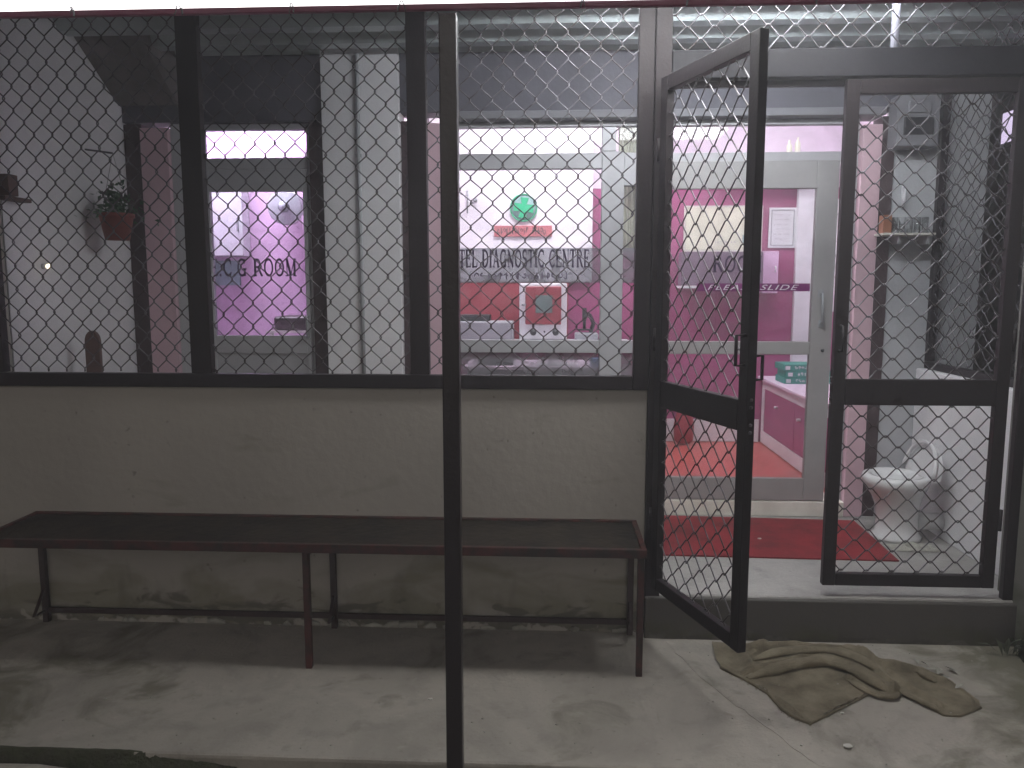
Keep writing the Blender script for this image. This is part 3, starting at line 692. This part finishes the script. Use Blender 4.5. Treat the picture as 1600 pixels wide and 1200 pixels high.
for k, x in enumerate((1.832, 1.872, 1.912, 1.952, 1.992)):
    t = obj('tumbler', MB().ring([ell(x,4.44,.014,.014,1.7775,12), ell(x,4.44,.018,.018,1.862,12), ell(x,4.44,.016,.016,1.862,12), ell(x,4.44,.012,.012,1.785,12)]), M['clear'])
    tag(t, 'clear glass tumbler in the row on the small wall shelf', 'glass', 'tumblers in a row on the small wall shelf')
tag(obj('carton', MB().box(1.757, 1.802, 4.40, 4.46, 1.7775, 1.872), M['orange'], bevel=.002), 'small orange carton at the left end of the wall shelf', 'box')
tag(obj('wall_bracket_rod', MB().tube([(1.898,4.515,1.93),(1.898,4.49,1.935),(1.895,4.49,2.02)], .006, 8).tube([(1.896,4.515,1.915),(1.896,4.515,2.04)], .004, 6), M['white_gloss']), 'thin white rod fixed upright to the grey wall above the tumblers', 'rod')

# left veranda
PT = thing('hanging_planter', 'red plastic pot with a small green plant hung beside the left white wall', 'planter', (-2.23, 4.1, 1.70))
px, py = -2.285, 4.12
obj('pot', MB().ring([ell(px,py,.060,.060,1.735,20), ell(px,py,.082,.082,1.85,20), ell(px,py,.090,.090,1.852,20), ell(px,py,.090,.090,1.872,20), ell(px,py,.078,.078,1.872,20), ell(px,py,.07,.07,1.84,20)]), M['terracotta'], PT)
lf = MB(); rd = random.Random(4)
for k in range(520):
    a = rd.uniform(0, 2*PI); r = abs(rd.gauss(0, .062)); z = 1.865+abs(rd.gauss(0, .06))-max(0, r-.08)*.5; c = Vector((px+r*math.cos(a), py+r*math.sin(a), z))
    d = Vector((rd.uniform(-1,1), rd.uniform(-1,1), rd.uniform(-.6,1))).normalized(); n = d.cross(Vector((rd.random(), rd.random(), rd.random()))).normalized()
    l = rd.uniform(.02, .038); ww = l*.32
    lf.add([c, c+d*l*.5+n*ww, c+d*l, c+d*l*.5-n*ww], [(0,1,2,3)])
obj('foliage', lf, M['leaf'], PT)
obj('hanger', MB().tube([(px-.08,py,1.86),(px,py,2.18),(px+.08,py,1.86)], .0018, 5).tube([(px,py,2.18),(-2.43,py,2.20)], .005, 6), M['wire'], PT)
wb = thing('wall_box', 'brown box on a narrow wall shelf at the far left', 'box', (-2.42, 3.5, 1.9))
obj('box_body', MB().box(-2.443, -2.385, 3.44, 3.505, 1.893, 1.985), M['wood'], wb, bevel=.003)
obj('box_shelf', MB().box(-2.443, -2.39, 3.42, 3.60, 1.874, 1.891), M['wood'], wb, bevel=.003)
nl = thing('wall_glint', 'tiny warm bulb glowing in place of a reflection on the left white wall', 'lamp', (-2.44, 3.66, 1.6))  # glowing spot added in place of a reflection on the wall
obj('glint_base', MB().tube([(-2.444,3.725,1.59),(-2.425,3.725,1.59)], .014, 12), M['white_gloss'], nl)
obj('glint', MB().ring([[(-2.424+d, 3.725+r*math.cos(t), 1.59+r*math.sin(t)) for t in [2*PI*k/10 for k in range(10)]] for d, r in ((0,.006),(.006,.012),(.014,.012),(.02,.005))]), M['glint_glow'], nl)
CHR = thing('wooden_chair', 'brown wooden chair whose rounded backrest shows above the grill rail at the left', 'chair', (-2.25, 4.0, VF))
cx0, cy0 = -2.30, 3.86
bk = MB().wallprism([(-.038,0)]+[(.038*math.cos(t)*1.0, .52+.055*math.sin(t)) for t in [PI-PI*k/10 for k in range(11)]]+[(.038,0)], -.012, .012, Matrix.Translation((cx0, cy0, .70)))
obj('backrest', bk, M['wood'], CHR, bevel=.004)
obj('seat', MB().box(cx0-.12, cx0+.25, cy0-.01, cy0+.36, .62, .645), M['wood'], CHR, bevel=.004)
for a, b in ((-.10,.01), (.23,.01), (-.10,.33), (.23,.33)): obj('leg', MB().box(cx0+a-.016, cx0+a+.016, cy0+b-.012, cy0+b+.02, VF, .619), M['wood'], CHR)
obj('back_post', MB().box(cx0-.03, cx0+.03, cy0-.011, cy0+.011, .646, .70), M['wood'], CHR)

# ================================================================== INSIDE THE RECEPTION
CT = thing('counter', 'magenta counter with white edged drawer panels along the right of the room', 'counter', (2.0, 5.4, RF))
obj('carcass', MB().box(1.66, 2.245, 4.80, 6.235, RF, .775), M['purple'], CT)
obj('counter_top', MB().box(1.600, 2.248, 4.78, 6.24, .777, .80), M['room_pink'], CT, bevel=.004)
obj('edge_strip', MB().box(1.636, 1.658, 4.80, 6.235, .708, .770), M['white_gloss'], CT, bevel=.002)
obj('plinth', MB().box(1.636, 1.658, 4.80, 6.235, RF+.002, .372), M['white_gloss'], CT, bevel=.002)
obj('edge_strip', MB().box(1.636, 1.658, 6.17, 6.235, .374, .706), M['white_gloss'], CT, bevel=.002)
for k, (a, b) in enumerate(((5.405, 6.166), (5.10, 5.399), (4.80, 5.094))):
    p = obj('drawer_panel', MB().box(1.640, 1.658, a, b, .375, .705), M['purple'], CT, bevel=.002)
    obj('knob', MB().tube([(1.6395,(a+b)/2+.02,.615),(1.615,(a+b)/2+.02,.615)], .011, 10), M['white_gloss'], p)
for k in range(3):
    z = .8005+k*.047; dx = (0, .012, -.008)[k]
    lab = ('bottom green carton with white print in the stack on the counter', 'middle green carton of the stack on the counter', 'top green carton of the stack on the counter')[k]
    t = tag(obj('green_carton', MB().box(1.655+dx, 1.98+dx, 5.72, 5.95, z, z+.045), M['green_box'], bevel=.002), lab, 'carton', 'green cartons stacked on the counter')
    marks(1.735+dx, 1.95+dx, z+.012, z+.034, 5.7185, M['white_ink'], 'carton_print', t, 20+k, .022, .15, .2)
    obj('carton_seal', MB().box(1.668+dx, 1.70+dx, 5.7175, 5.719, z+.008, z+.034), M['white_ink'], t)
CB = thing('cream_board', 'cream notice board with small pictures on the magenta wall behind the open mesh door', 'notice board', (1.28, 6.24, 1.9))
obj('board', MB().box(1.010, 1.575, 6.222, 6.246, 1.768, 2.090), M['cream'], CB, bevel=.003)
obj('board_edge', MB().box(.998, 1.009, 6.218, 6.246, 1.758, 2.10).box(1.576, 1.587, 6.218, 6.246, 1.758, 2.10).box(1.009, 1.576, 6.218, 6.246, 2.091, 2.101).box(1.009, 1.576, 6.218, 6.246, 1.757, 1.767), M['sill'], CB)
obj('picture', MB().box(1.44, 1.50, 6.2185, 6.2215, 1.82, 1.88), M['badge_grey'], CB)
marks(1.05, 1.42, 1.82, 1.835, 6.2205, M['ink_grey'], 'small_print', CB, 31, .02, .4)
SC = tag(obj('wall_cabinet', MB().box(.965, 1.57, 6.10, 6.246, 1.50, 1.75), M['dull_lilac'], bevel=.004), 'dull lilac grey wall cabinet below the cream notice board', 'cabinet')
obj('cabinet_shelf', MB().box(.955, 1.58, 6.06, 6.246, 1.478, 1.498), M['white_gloss'], SC)
SC2 = tag(obj('wall_cabinet', MB().box(1.585, 1.70, 6.15, 6.246, 1.44, 1.755), M['lilac'], bevel=.004), 'narrow pale lilac cabinet below the framed certificate', 'cabinet')
obj('cabinet_handle', MB().tube([(1.675,6.149,1.60),(1.675,6.13,1.60),(1.675,6.13,1.64),(1.675,6.149,1.64)], .005, 8), M['white_gloss'], SC2)
CF = thing('framed_certificate', 'white certificate in a thin silver frame on the magenta wall', 'certificate', (1.75, 6.24, 1.9))
obj('paper', MB().box(1.640, 1.842, 6.236, 6.246, 1.784, 2.085), M['white_gloss'], CF)
obj('frame', MB().box(1.655,1.827,6.2315,6.2355,2.064,2.070).box(1.655,1.827,6.2315,6.2355,1.80,1.806).box(1.655,1.661,6.2315,6.2355,1.806,2.064).box(1.821,1.827,6.2315,6.2355,1.806,2.064), M['grey_plastic'], CF)
for k in range(6): marks(1.675+.01*(k % 2), 1.81-.012*(k % 3), 2.025-k*.036, 2.037-k*.036, 6.234, M['ink_grey'], 'certificate_text', CF, 40+k, .012, .15)
tag(obj('wall_poster', MB().box(2.02, 2.24, 6.24, 6.2465, 1.30, 2.15), M['white_gloss']), 'tall white and pink poster seen in the gap right of the sliding door', 'poster')
po = bpy.data.objects['wall_poster']
obj('poster_drawing', MB().tube([(2.17+.05*math.cos(t)+.01*math.sin(3*t), 6.238, 1.93+.11*math.sin(t)) for t in [2*PI*k/24 for k in range(24)]], .004, 5, closed=True).tube([(2.12,6.238,1.80),(2.16,6.238,1.70),(2.14,6.238,1.58),(2.19,6.238,1.50)], .004, 5), M['grey_plastic'], po)
obj('poster_band', MB().box(2.02, 2.24, 6.236, 6.2395, 1.36, 1.46), M['room_pink'], po)
tag(obj('red_bag', MB().ring([ell(1.02,6.12,a,b,z,16) for z, a, b in ((.285,.05,.04),(.31,.075,.055),(.42,.08,.05),(.52,.062,.045),(.60,.05,.035),(.68,.035,.02))]), M['red_panel']), 'red cloth bundle standing by the back wall, low behind the open mesh door', 'bag')
tag(obj('door_curtain', grid(0, 1, 0, 1, 40, 6, lambda x, y: 0), M['cream']), 'pleated cream curtain hanging inside the narrow pane beside the sliding door', 'curtain')
cu = bpy.data.objects['door_curtain']
for v in cu.data.vertices: x, y = v.co.x, v.co.y; v.co = Vector((.375+x*.20, 4.74+.012*math.sin(x*40), 1.69+y*.76))
mbx = cu.modifiers.new('solid', 'SOLIDIFY'); mbx.thickness = .003

# wall emblem and board
EM = thing('cross_emblem', 'round grey disc with a green medical cross on the white wall', 'emblem', (-.228, 6.2, 2.09))
ey = 6.195
obj('disc', MB().tube([(-.228,6.208,2.089),(-.228,ey,2.089)], .104, 40), M['badge_grey'], EM)
obj('ring', MB().tube([(-.228+.101*math.cos(t), ey-.002, 2.089+.101*math.sin(t)) for t in [2*PI*k/40 for k in range(40)]], .005, 6, closed=True), M['cross_green'], EM)
cr = MB(); a = .026; b = .076; mxr = Matrix.Translation((-.228, ey-.004, 2.089)) @ Matrix.Rotation(.12, 4, 'Y')
cr.wallprism([(-a*.7,a),(-a*1.25,b),(0,b*1.02),(a*1.25,b),(a*.7,a)], -.004, .0, mxr)
cr.wallprism([(-a*.7,-a),(a*.7,-a),(a*1.25,-b),(-a*1.25,-b)][::-1], -.004, .0, mxr)
cr.wallprism([(-a*.6,a*.99),(-a*.6,-a*.99),(-b,-a*1.2),(-b,a*1.2)], -.004, .0, mxr)
cr.wallprism([(a*.6,-a*.99),(a*.6,a*.99),(b,a*1.2),(b,-a*1.2)], -.004, .0, mxr)
cr.wallprism([(-a*.58,-a*.98),(a*.58,-a*.98),(a*.58,a*.98),(-a*.58,a*.98)], -.0045, .0, mxr)
obj('cross', cr, M['cross_green'], EM)
RS = thing('red_name_board', 'narrow red name board below the green cross emblem', 'sign', (-.232, 6.2, 1.915))
obj('board', MB().box(-.455, -.010, 6.192, 6.208, 1.872, 1.955), M['sign_red'], RS, bevel=.003)
marks(-.43, -.03, 1.89, 1.94, 6.1905, M['brown_wood'], 'board_lettering', RS, 8, .022, .08, .10)

tag(obj('wall_hook', MB().tube([(-.60,6.208,2.15),(-.60,6.19,2.15)], .016, 14).tube([(-.66,6.205,2.22),(-.66,6.19,2.05)], .006, 8), M['grey_plastic']), 'small round hook on the white wall left of the cross emblem', 'hook')
# work counter along the back with instruments
WC = thing('work_counter', 'white work counter under the instruments at the back of the room', 'counter', (-.2, 6.0, RF))
obj('counter_top', MB().box(-.94, .58, 5.72, 6.20, 1.055, 1.085), M['white_gloss'], WC, bevel=.004)
obj('counter_front', MB().box(-.94, .56, 5.76, 6.20, RF, 1.053), M['purple'], WC)
OV = thing('lab_oven', 'white laboratory oven with a red door, small grey window and two dials', 'oven', (-.07, 5.95, 1.086))
oy = 5.84
obj('case', MB().box(-.246, .104, oy, 6.14, 1.087, 1.515), M['white_gloss'], OV, bevel=.012, seg=3)
dr = obj('oven_door', MB().box(-.200, .062, oy-.022, oy-.001, 1.215, 1.492), M['red_panel'], OV, bevel=.008, seg=3)
obj('oven_window', MB().box(-.126, -.004, oy-.026, oy-.0225, 1.300, 1.428), M['screen'], dr, bevel=.002)
obj('latch', MB().tube([(-.222,oy-.001,1.36),(-.222,oy-.03,1.36),(-.195,oy-.03,1.36)], .007, 8), M['grey_plastic'], dr)
for x in (-.142, .022):
    obj('dial', MB().tube([(x,oy-.001,1.158),(x,oy-.02,1.158)], .024, 20).tube([(x,oy-.02,1.158),(x,oy-.03,1.158)], .012, 14), M['black_plastic'], OV)
obj('indicator', MB().tube([(-.06,oy-.001,1.162),(-.06,oy-.008,1.162)], .007, 10), M['black_plastic'], OV)
obj('vent_strip', MB().box(-.225, .085, oy-.004, oy-.001, 1.098, 1.108), M['black_plastic'], OV)
PR = thing('desk_printer', 'grey box shaped printer left of the laboratory oven', 'printer', (-.48, 5.85, 1.086))
obj('case', MB().box(-.72, -.290, 5.70, 6.0, 1.087, 1.238), M['grey_plastic'], PR, bevel=.01, seg=3)
obj('paper_feed', MB().box(-.70, -.46, 5.84, 5.96, 1.239, 1.285), M['black_plastic'], PR, bevel=.008)
MS = thing('microscope', 'black microscope on a white base right of the laboratory oven', 'microscope', (.25, 5.95, 1.086))
obj('base', MB().box(.165, .335, 5.86, 6.02, 1.087, 1.150), M['grey_plastic'], MS, bevel=.01)
obj('arm', MB().tube([(.285,5.97,1.15),(.305,5.97,1.22),(.275,5.96,1.28),(.245,5.94,1.295)], [.016,.017,.015,.014], 10), M['black_plastic'], MS)
obj('eyepiece', MB().tube([(.235,5.93,1.25),(.235,5.91,1.33)], .017, 12).tube([(.235,5.93,1.175),(.235,5.93,1.25)], .012, 12).box(.19,.28,5.89,5.97,1.168,1.178), M['black_plastic'], MS)
tag(obj('white_tray', MB().box(.345, .50, 5.84, 6.0, 1.087, 1.135).box(.36, .40, 5.86, 5.9, 1.136, 1.19), M['white_gloss'], bevel=.004), 'white tray of small supplies at the right end of the work counter', 'tray')
DK = thing('desk', 'low desk with pink top and dark drawer front just inside the glazing', 'desk', (-.1, 5.35, RF))
obj('desk_top', MB().box(-.58, .33, 5.12, 5.62, .955, .975), M['room_pink'], DK, bevel=.003)
obj('drawer_front', MB().box(-.56, .31, 5.15, 5.60, .60, .953), M['brown_wood'], DK)
tag(obj('blue_packet', MB().box(.245, .305, 5.14, 5.20, .976, 1.03), mat('blue card', (.05,.2,.5), .5), bevel=.002), 'small blue packet at the right end of the desk', 'packet')
tag(obj('ledger', MB().box(-.50, -.26, 5.20, 5.40, .976, 1.0), M['black_plastic'], bevel=.003), 'dark ledger book lying on the left of the desk', 'book')
tag(obj('paper_sheets', MB().box(-.10, .16, 5.18, 5.36, .976, .984, Matrix.Identity(4)), M['white_gloss']), 'loose white papers lying on the desk', 'papers')
for k, (x, h) in enumerate(((1.855, .13), (1.895, .15))):
    zz = 2.41
tag(obj('upper_shelf', MB().box(1.3, 2.245, 6.02, 6.245, 2.37, 2.39), M['white_gloss']), 'white shelf high on the back wall above the sliding door', 'shelf')
for k, x in enumerate((1.735, 1.795)):
    tag(obj('bottle', MB().ring([ell(x,6.12,.02,.02,2.3905,12), ell(x,6.12,.02,.02,2.3905+.13+.02*k,12), ell(x,6.12,.008,.008,2.3905+.15+.02*k,12), ell(x,6.12,.008,.008,2.3905+.17+.02*k,12)]), M['cream']),
        ('shorter cream bottle on the high white shelf', 'taller cream bottle on the high white shelf')[k], 'bottle', 'bottles on the high shelf')
# room lights
CL = thing('ceiling_light', 'bright white ceiling light panel of the reception room', 'ceiling light', (0.1, 5.5, 3.0))
obj('diffuser', MB().box(-.55, .45, 5.30, 5.75, 2.975, 2.99), M['room_tube'], CL); obj('frame', MB().box(-.57, .47, 5.28, 5.77, 2.991, 3.001), M['white_gloss'], CL)
CL = thing('ceiling_light', 'white ceiling light panel over the magenta counter', 'ceiling light', (1.6, 5.4, 3.0))
obj('diffuser', MB().box(1.25, 1.85, 5.25, 5.55, 2.975, 2.99), M['room_tube'], CL); obj('frame', MB().box(1.23, 1.87, 5.23, 5.57, 2.991, 3.001), M['white_gloss'], CL)
CL = thing('ceiling_light', 'ceiling light panel of the ECG room', 'ceiling light', (-2.3, 5.2, 3.0))
obj('diffuser', MB().box(-2.6, -2.1, 5.5, 5.95, 2.975, 2.99), M['ecg_tube'], CL); obj('frame', MB().box(-2.62, -2.08, 5.48, 5.97, 2.991, 3.001), M['white_gloss'], CL)

# ================================================================== INSIDE THE ECG ROOM
EW = obj('wall_cabinet', MB().box(-2.69, -2.33, 5.95, 6.095, 1.72, 2.36), M['white_gloss'], bevel=.006)
tag(EW, 'white wall cabinet at the upper left of the lilac room', 'cabinet')
obj('cabinet_handle', MB().box(-2.37, -2.36, 5.93, 5.949, 1.9, 2.0), M['grey_plastic'], EW)
EF = thing('wall_fan', 'grey round wall fan high in the lilac room', 'fan', (-1.95, 6.0, 2.05))
obj('fan_guard', MB().tube([(-2.0,6.0,2.08),(-2.0,5.93,2.08)], .13, 28), M['grey_wall'], EF, bevel=.01)
obj('fan_hub', MB().tube([(-2.0,5.925,2.08),(-2.0,5.90,2.08)], .04, 18), M['grey_plastic'], EF)
obj('fan_arm', MB().tube([(-2.0,6.0,2.08),(-2.0,6.09,2.08)], .02, 10), M['grey_plastic'], EF)
tag(obj('wall_poster', MB().box(-2.62, -2.42, 6.085, 6.098, 1.50, 1.69), M['badge_grey']), 'small grey poster below the cabinet in the lilac room', 'poster')
EB = thing('exam_stool', 'dark cushioned stool with pale rail in the lilac room', 'stool', (-1.75, 5.6, VF))
obj('cushion', MB().box(-1.98, -1.62, 5.55, 5.85, 1.18, 1.28), M['brown_wood'], EB, bevel=.02, seg=3)
obj('rail', MB().box(-2.03, -1.60, 5.53, 5.549, 1.165, 1.18), M['sill'], EB)
for x in (-2.0, -1.64):
    for y in (5.57, 5.82): obj('leg', MB().box(x-.012, x+.012, y-.012, y+.012, VF, 1.1795), M['sill'], EB)

# ================================================================== SACK ON THE PAVEMENT
out = [(1112,1004),(1118,1030),(1126,1043),(1165,1062),(1200,1083),(1222,1108),(1240,1120),(1266,1130),(1284,1121),(1320,1103),(1360,1083),(1377,1090),(1398,1092),(1410,1084),(1440,1098),(1475,1117),(1500,1118),(1532,1105),(1530,1096),(1490,1068),(1440,1044),(1400,1036),(1370,1030),(1335,1016),(1290,1012),(1230,1007),(1170,1008)]
poly = [onZ(x, y, .005).xy for x, y in out]
def inside(p):
    c = False; n = len(poly)
    for i in range(n):
        a, b = poly[i], poly[i-1]
        if (a.y > p.y) != (b.y > p.y) and p.x < (b.x-a.x)*(p.y-a.y)/(b.y-a.y)+a.x: c = not c
    return c
def segd(p, a, b):
    d = b-a; t = max(0, min(1, (p-a).dot(d)/max(d.dot(d), 1e-9))); q = a+d*t; return (p-q).length, q, t
def near(p):
    best = None
    for i in range(len(poly)):
        r = segd(p, poly[i-1], poly[i])
        if best is None or r[0] < best[0]: best = r
    return best
ridges = []
for pts, hh, wd in ((((1178,1056),(1215,1046),(1250,1036),(1290,1033),(1330,1046),(1375,1074),(1398,1088)), .040, .030),
                    (((1160,1020),(1200,1016),(1260,1014),(1320,1020),(1375,1043),(1420,1050),(1470,1065)), .034, .028),
                    (((1325,1062),(1362,1084),(1395,1090),(1402,1080)), .026, .014), (((1385,1048),(1430,1082),(1470,1105)), .016, .016),
                    (((1126,1038),(1165,1058),(1210,1088),(1262,1126)), .010, .010), (((1290,1118),(1330,1098),(1362,1082)), .008, .008),
                    (((1200,1008),(1170,1030),(1178,1052)), .02, .02), (((1330,1018),(1352,1034),(1390,1070)), .025, .02), (((1500,1080),(1525,1100)), .01, .015)):
    ridges.append(([onZ(x, y, .01).xy for x, y in pts], hh, wd))
from mathutils import noise as mn
rd_s = random.Random(21)
def sackz(p, edge):
    z = .0095
    for pl, hh, wd in ridges:
        bd = None
        for i in range(len(pl)-1):
            q = segd(p, pl[i], pl[i+1])
            if bd is None or q[0] < bd[0]: bd = q
        d = bd[0]; side = bd[1].y - p.y
        z += hh*math.exp(-(d/(wd*(.30 if side > 0 else 1.25)))**2)*(.9+.3*mn.noise(Vector((p.x*9, p.y*9, hh*50))))
    z += .007*mn.noise(Vector((p.x*7, p.y*7, 1)))+.004*mn.noise(Vector((p.x*22, p.y*22, 3)))
    return max(z, .0085)
st = .0085
xs = [q.x for q in poly]; ys = [q.y for q in poly]
nx = int((max(xs)-min(xs))/st)+3; ny = int((max(ys)-min(ys))/st)+3
x0, y0 = min(xs)-st, min(ys)-st
ins = {}
for j in range(ny+1):
    for i in range(nx+1): ins[i, j] = inside(Vector((x0+i*st, y0+j*st)))
vid = {}; vs = []; fs = []
def gv(i, j):
    if (i, j) not in vid:
        p = Vector((x0+i*st, y0+j*st))
        if not ins[i, j]: p = near(p)[1]; z = .0085+.003*random.random() if False else min(sackz(p, 0), .016)
        else:
            e = near(p)[0]; z = sackz(p, e); k = min(1, e/.02); z = .0105*(1-k)+z*k if z > .0105 else z
        vid[i, j] = len(vs); vs.append((p.x, p.y, z))
    return vid[i, j]
for j in range(ny):
    for i in range(nx):
        if sum(ins[q] for q in ((i,j),(i+1,j),(i+1,j+1),(i,j+1))) >= 1: fs.append((gv(i,j), gv(i+1,j), gv(i+1,j+1), gv(i,j+1)))
skm = MB().add(vs, fs, True)
def roll(pix, rr, lift=.0):
    P = []
    base = [onZ(x, y, .012) for x, y in pix]
    for i in range(len(base)-1):
        for k in range(6): P.append(base[i].lerp(base[i+1], k/6))
    P.append(base[-1]); n = len(P)
    for _ in range(3): P = [P[0]]+[(P[i-1]+P[i]*2+P[i+1])/4 for i in range(1, n-1)]+[P[-1]]
    R_ = []
    for i in range(n):
        t = i/(n-1); e = min(1, t/.18, (1-t)/.14); R_.append(rr*(.25+.75*math.sin(e*PI/2))*(1+.16*mn.noise(Vector((P[i].x*11, P[i].y*11, rr*90)))))
    secs = []
    for i in range(n):
        d = (P[min(i+1, n-1)]-P[max(i-1, 0)]); d.z = 0; d.normalize(); sd_ = Vector((d.y, -d.x, 0))
        L_ = []
        for k in range(16):
            a = 2*PI*k/16; q = R_[i]*(1+.09*math.sin(3*a+i*.35)+.05*math.sin(5*a-i*.5))
            z = P[i].z*.6+lift+R_[i]*.72+q*.72*math.sin(a)
            L_.append((P[i].x+sd_.x*q*1.25*math.cos(a), P[i].y+sd_.y*q*1.25*math.cos(a), max(z, .009)))
        secs.append(L_)
    skm.ring(secs)
roll(((1168,1060),(1205,1050),(1245,1040),(1288,1036),(1325,1046),(1362,1066),(1396,1086)), .026)
roll(((1175,1032),(1215,1022),(1265,1018),(1310,1022),(1352,1036),(1384,1056)), .020)
roll(((1322,1060),(1345,1076),(1372,1088),(1396,1091),(1404,1080)), .011)
roll(((1372,1036),(1400,1040),(1432,1050),(1462,1066)), .017)
roll(((1392,1070),(1412,1083),(1440,1097),(1472,1112)), .010)
# hem along the near edges
hem = [onZ(x, y, .006) for x, y in ((1126,1043),(1165,1062),(1200,1083),(1222,1108),(1240,1120),(1266,1130))]
skm.tube(hem, .0065, 7); skm.tube([onZ(x, y, .006) for x, y in ((1266,1130),(1284,1121),(1320,1103),(1360,1083))], .005, 7)
skm.tube([onZ(x, y, .006) for x, y in ((1410,1085),(1440,1098),(1475,1117),(1500,1118),(1532,1105))], .006, 7)
# frayed threads at the near corner
for i in range(60):
    t = rd_s.random(); j = min(4, int(t*5)); p = hem[j].lerp(hem[j+1], t*5-j)
    q = p+Vector((rd_s.uniform(-.012,.006), rd_s.uniform(-.022,-.004), -.003))
    skm.tube([p, (p+q)/2+Vector((.002,0,.002)), q], .0009, 4)
sk = obj('sack', skm, M['sack'])

tag(sk, 'rumpled brown jute sack lying flat on the pavement below the doorway step', 'sack')

# ================================================================== LITTER
def scrap(px, py, w, name, label, cat, m='paper', z=.0, k=7, h=.004):
    c = onZ(px, py, z); rd = random.Random(px*7+py)
    pl = [(c.x+w*rd.uniform(.6,1)*math.cos(2*PI*i/k), c.y+w*.7*rd.uniform(.6,1)*math.sin(2*PI*i/k)) for i in range(k)]
    o = obj(name, MB().prism(pl, z+.0005, z+h), M[m], loc=None); return tag(o, label, cat)
scrap(1325, 1166, .020, 'paper_scrap', 'white scrap of paper on the pavement below the sack', 'paper scrap', z=.008)
scrap(673, 1093, .012, 'paper_scrap', 'tiny pale scrap on the pavement just left of the slim post', 'paper scrap')
scrap(1187, 842, .013, 'paper_scrap', 'small pale scrap lying on the red mat', 'paper scrap', z=VF+.008)
scrap(1252, 1165, .006, 'pebble', 'small pale pebble on the pavement left of the white scrap', 'pebble', z=.004)
scrap(1316, 1115, .008, 'pebble', 'small white pebble on the pavement by the sack corner', 'pebble', z=.008)
lfm = MB(); rd = random.Random(12)
for px_, py_ in ((1432,1033),(1445,1037),(1458,1044),(1468,1049),(1484,1045),(1490,1047),(1478,1060),(1500,1072)):
    c = onZ(px_, py_, .012); a = rd.uniform(0, PI); l = rd.uniform(.018, .032); ca, sa = math.cos(a), math.sin(a)
    lfm.add([(c.x-l*ca, c.y-l*sa, .011), (c.x-sa*l*.4, c.y+ca*l*.4, .022), (c.x+l*ca, c.y+l*sa, .014), (c.x+sa*l*.4, c.y-ca*l*.4, .013)], [(0,1,2,3)])
o = obj('leaf_litter', lfm, M['chips']); o['kind'] = 'stuff'
gr = MB(); rd = random.Random(3)
for i in range(260):
    x = rd.uniform(-2, 1.7); y = rd.uniform(2.36, 3.25) if rd.random() < .6 else 3.312-abs(rd.gauss(0, .02)); s = rd.uniform(.0012, .0038)
    z = .0075 if x > .5 and y < 3.2 else .0
    a = rd.random()*6
    gr.ring([[(x+s*q*math.cos(a+t)*1.3, y+s*q*math.sin(a+t), z+s*h) for t in [2*PI*k/5 for k in range(5)]] for h, q in ((0,1),(.6,.8),(1.0,.3))])
o = obj('grit', gr, M['chips']); o['kind'] = 'stuff'
# flaked plaster strip along the foot of the low wall
fk = MB(); rd = random.Random(8); x = -2.1
while x < .30:
    l = rd.uniform(.02, .09)
    if rd.random() < .45: fk.ring([[(x+a*l, 3.316-b, z) for a, z in ((0, .0),(1, .0),(1, h*rd.uniform(.2,1)),(.5, h),(0, h*rd.uniform(.2,1)))] for b, h in ((0,.018+.014*(l*97 % 1)),(.003,.015))])
    x += l
o = obj('flaked_plaster', fk, M['chips']); o['kind'] = 'stuff'

wd_ = thing('weed', 'small pale leaved weed growing at the foot of the right pillar', 'plant', (1.86, 3.17, 0))
for k in range(9):
    a = -1.9+rd.uniform(-1.4, 1.4); l = rd.uniform(.05, .12); hgt = rd.uniform(.03, .11); bx, by = 1.86+rd.uniform(-.05,.05), 3.17+rd.uniform(-.03,.03)
    tip = Vector((bx+l*math.cos(a), by+l*math.sin(a)*.6, hgt)); st_ = Vector((bx, by, 0)); md = (st_+tip)/2+Vector((0,0,.02)); n_ = Vector((-math.sin(a), math.cos(a), 0))*.010
    obj('leaf', MB().add([st_, md-n_, md+n_, tip], [(0,1,3,2)]), M['weed'], wd_)

# ================================================================== HAZE (volume added to stand in for lens glare)
hm = bpy.data.materials.new('glare veil'); hm.use_nodes = True; N = hm.node_tree.nodes; N.clear()
pv = N.new('ShaderNodeVolumePrincipled'); pv.inputs['Color'].default_value = (.93,.93,1,1); pv.inputs['Density'].default_value = .021; pv.inputs['Anisotropy'].default_value = .2
ho = N.new('ShaderNodeOutputMaterial'); hm.node_tree.links.new(pv.outputs[0], ho.inputs['Volume'])
hz = obj('glare_veil', MB().box(-61, 61, -61, 61, -1.2, 3.6), hm); hz['kind'] = 'stuff'

# ================================================================== LIGHT
sd = bpy.data.lights.new('front_fill', 'SUN'); sd.energy = .25; sd.angle = math.radians(50); sd.color = (1.0, .93, .84)  # soft sun added as frontal fill, no such lamp is known
so = bpy.data.objects.new('front_fill', sd); C.objects.link(so)
so.rotation_euler = Vector((-.12, 1, -.17)).to_track_quat('-Z', 'Y').to_euler()

w = bpy.data.worlds.new('World'); S.world = w; w.use_nodes = True
bg = w.node_tree.nodes['Background']; bg.inputs[0].default_value = (1.0, .955, .90, 1); bg.inputs[1].default_value = .06
S.view_settings.view_transform = 'Standard'; S.view_settings.look = 'None'; S.view_settings.exposure = 1.0; S.view_settings.gamma = 1
S.cycles.max_bounces = 6; S.cycles.diffuse_bounces = 3; S.cycles.glossy_bounces = 2; S.cycles.transmission_bounces = 2; S.cycles.volume_bounces = 0; S.cycles.transparent_max_bounces = 16
S.cycles.sample_clamp_indirect = 4
S.cycles.use_adaptive_sampling = True; S.cycles.adaptive_threshold = .03
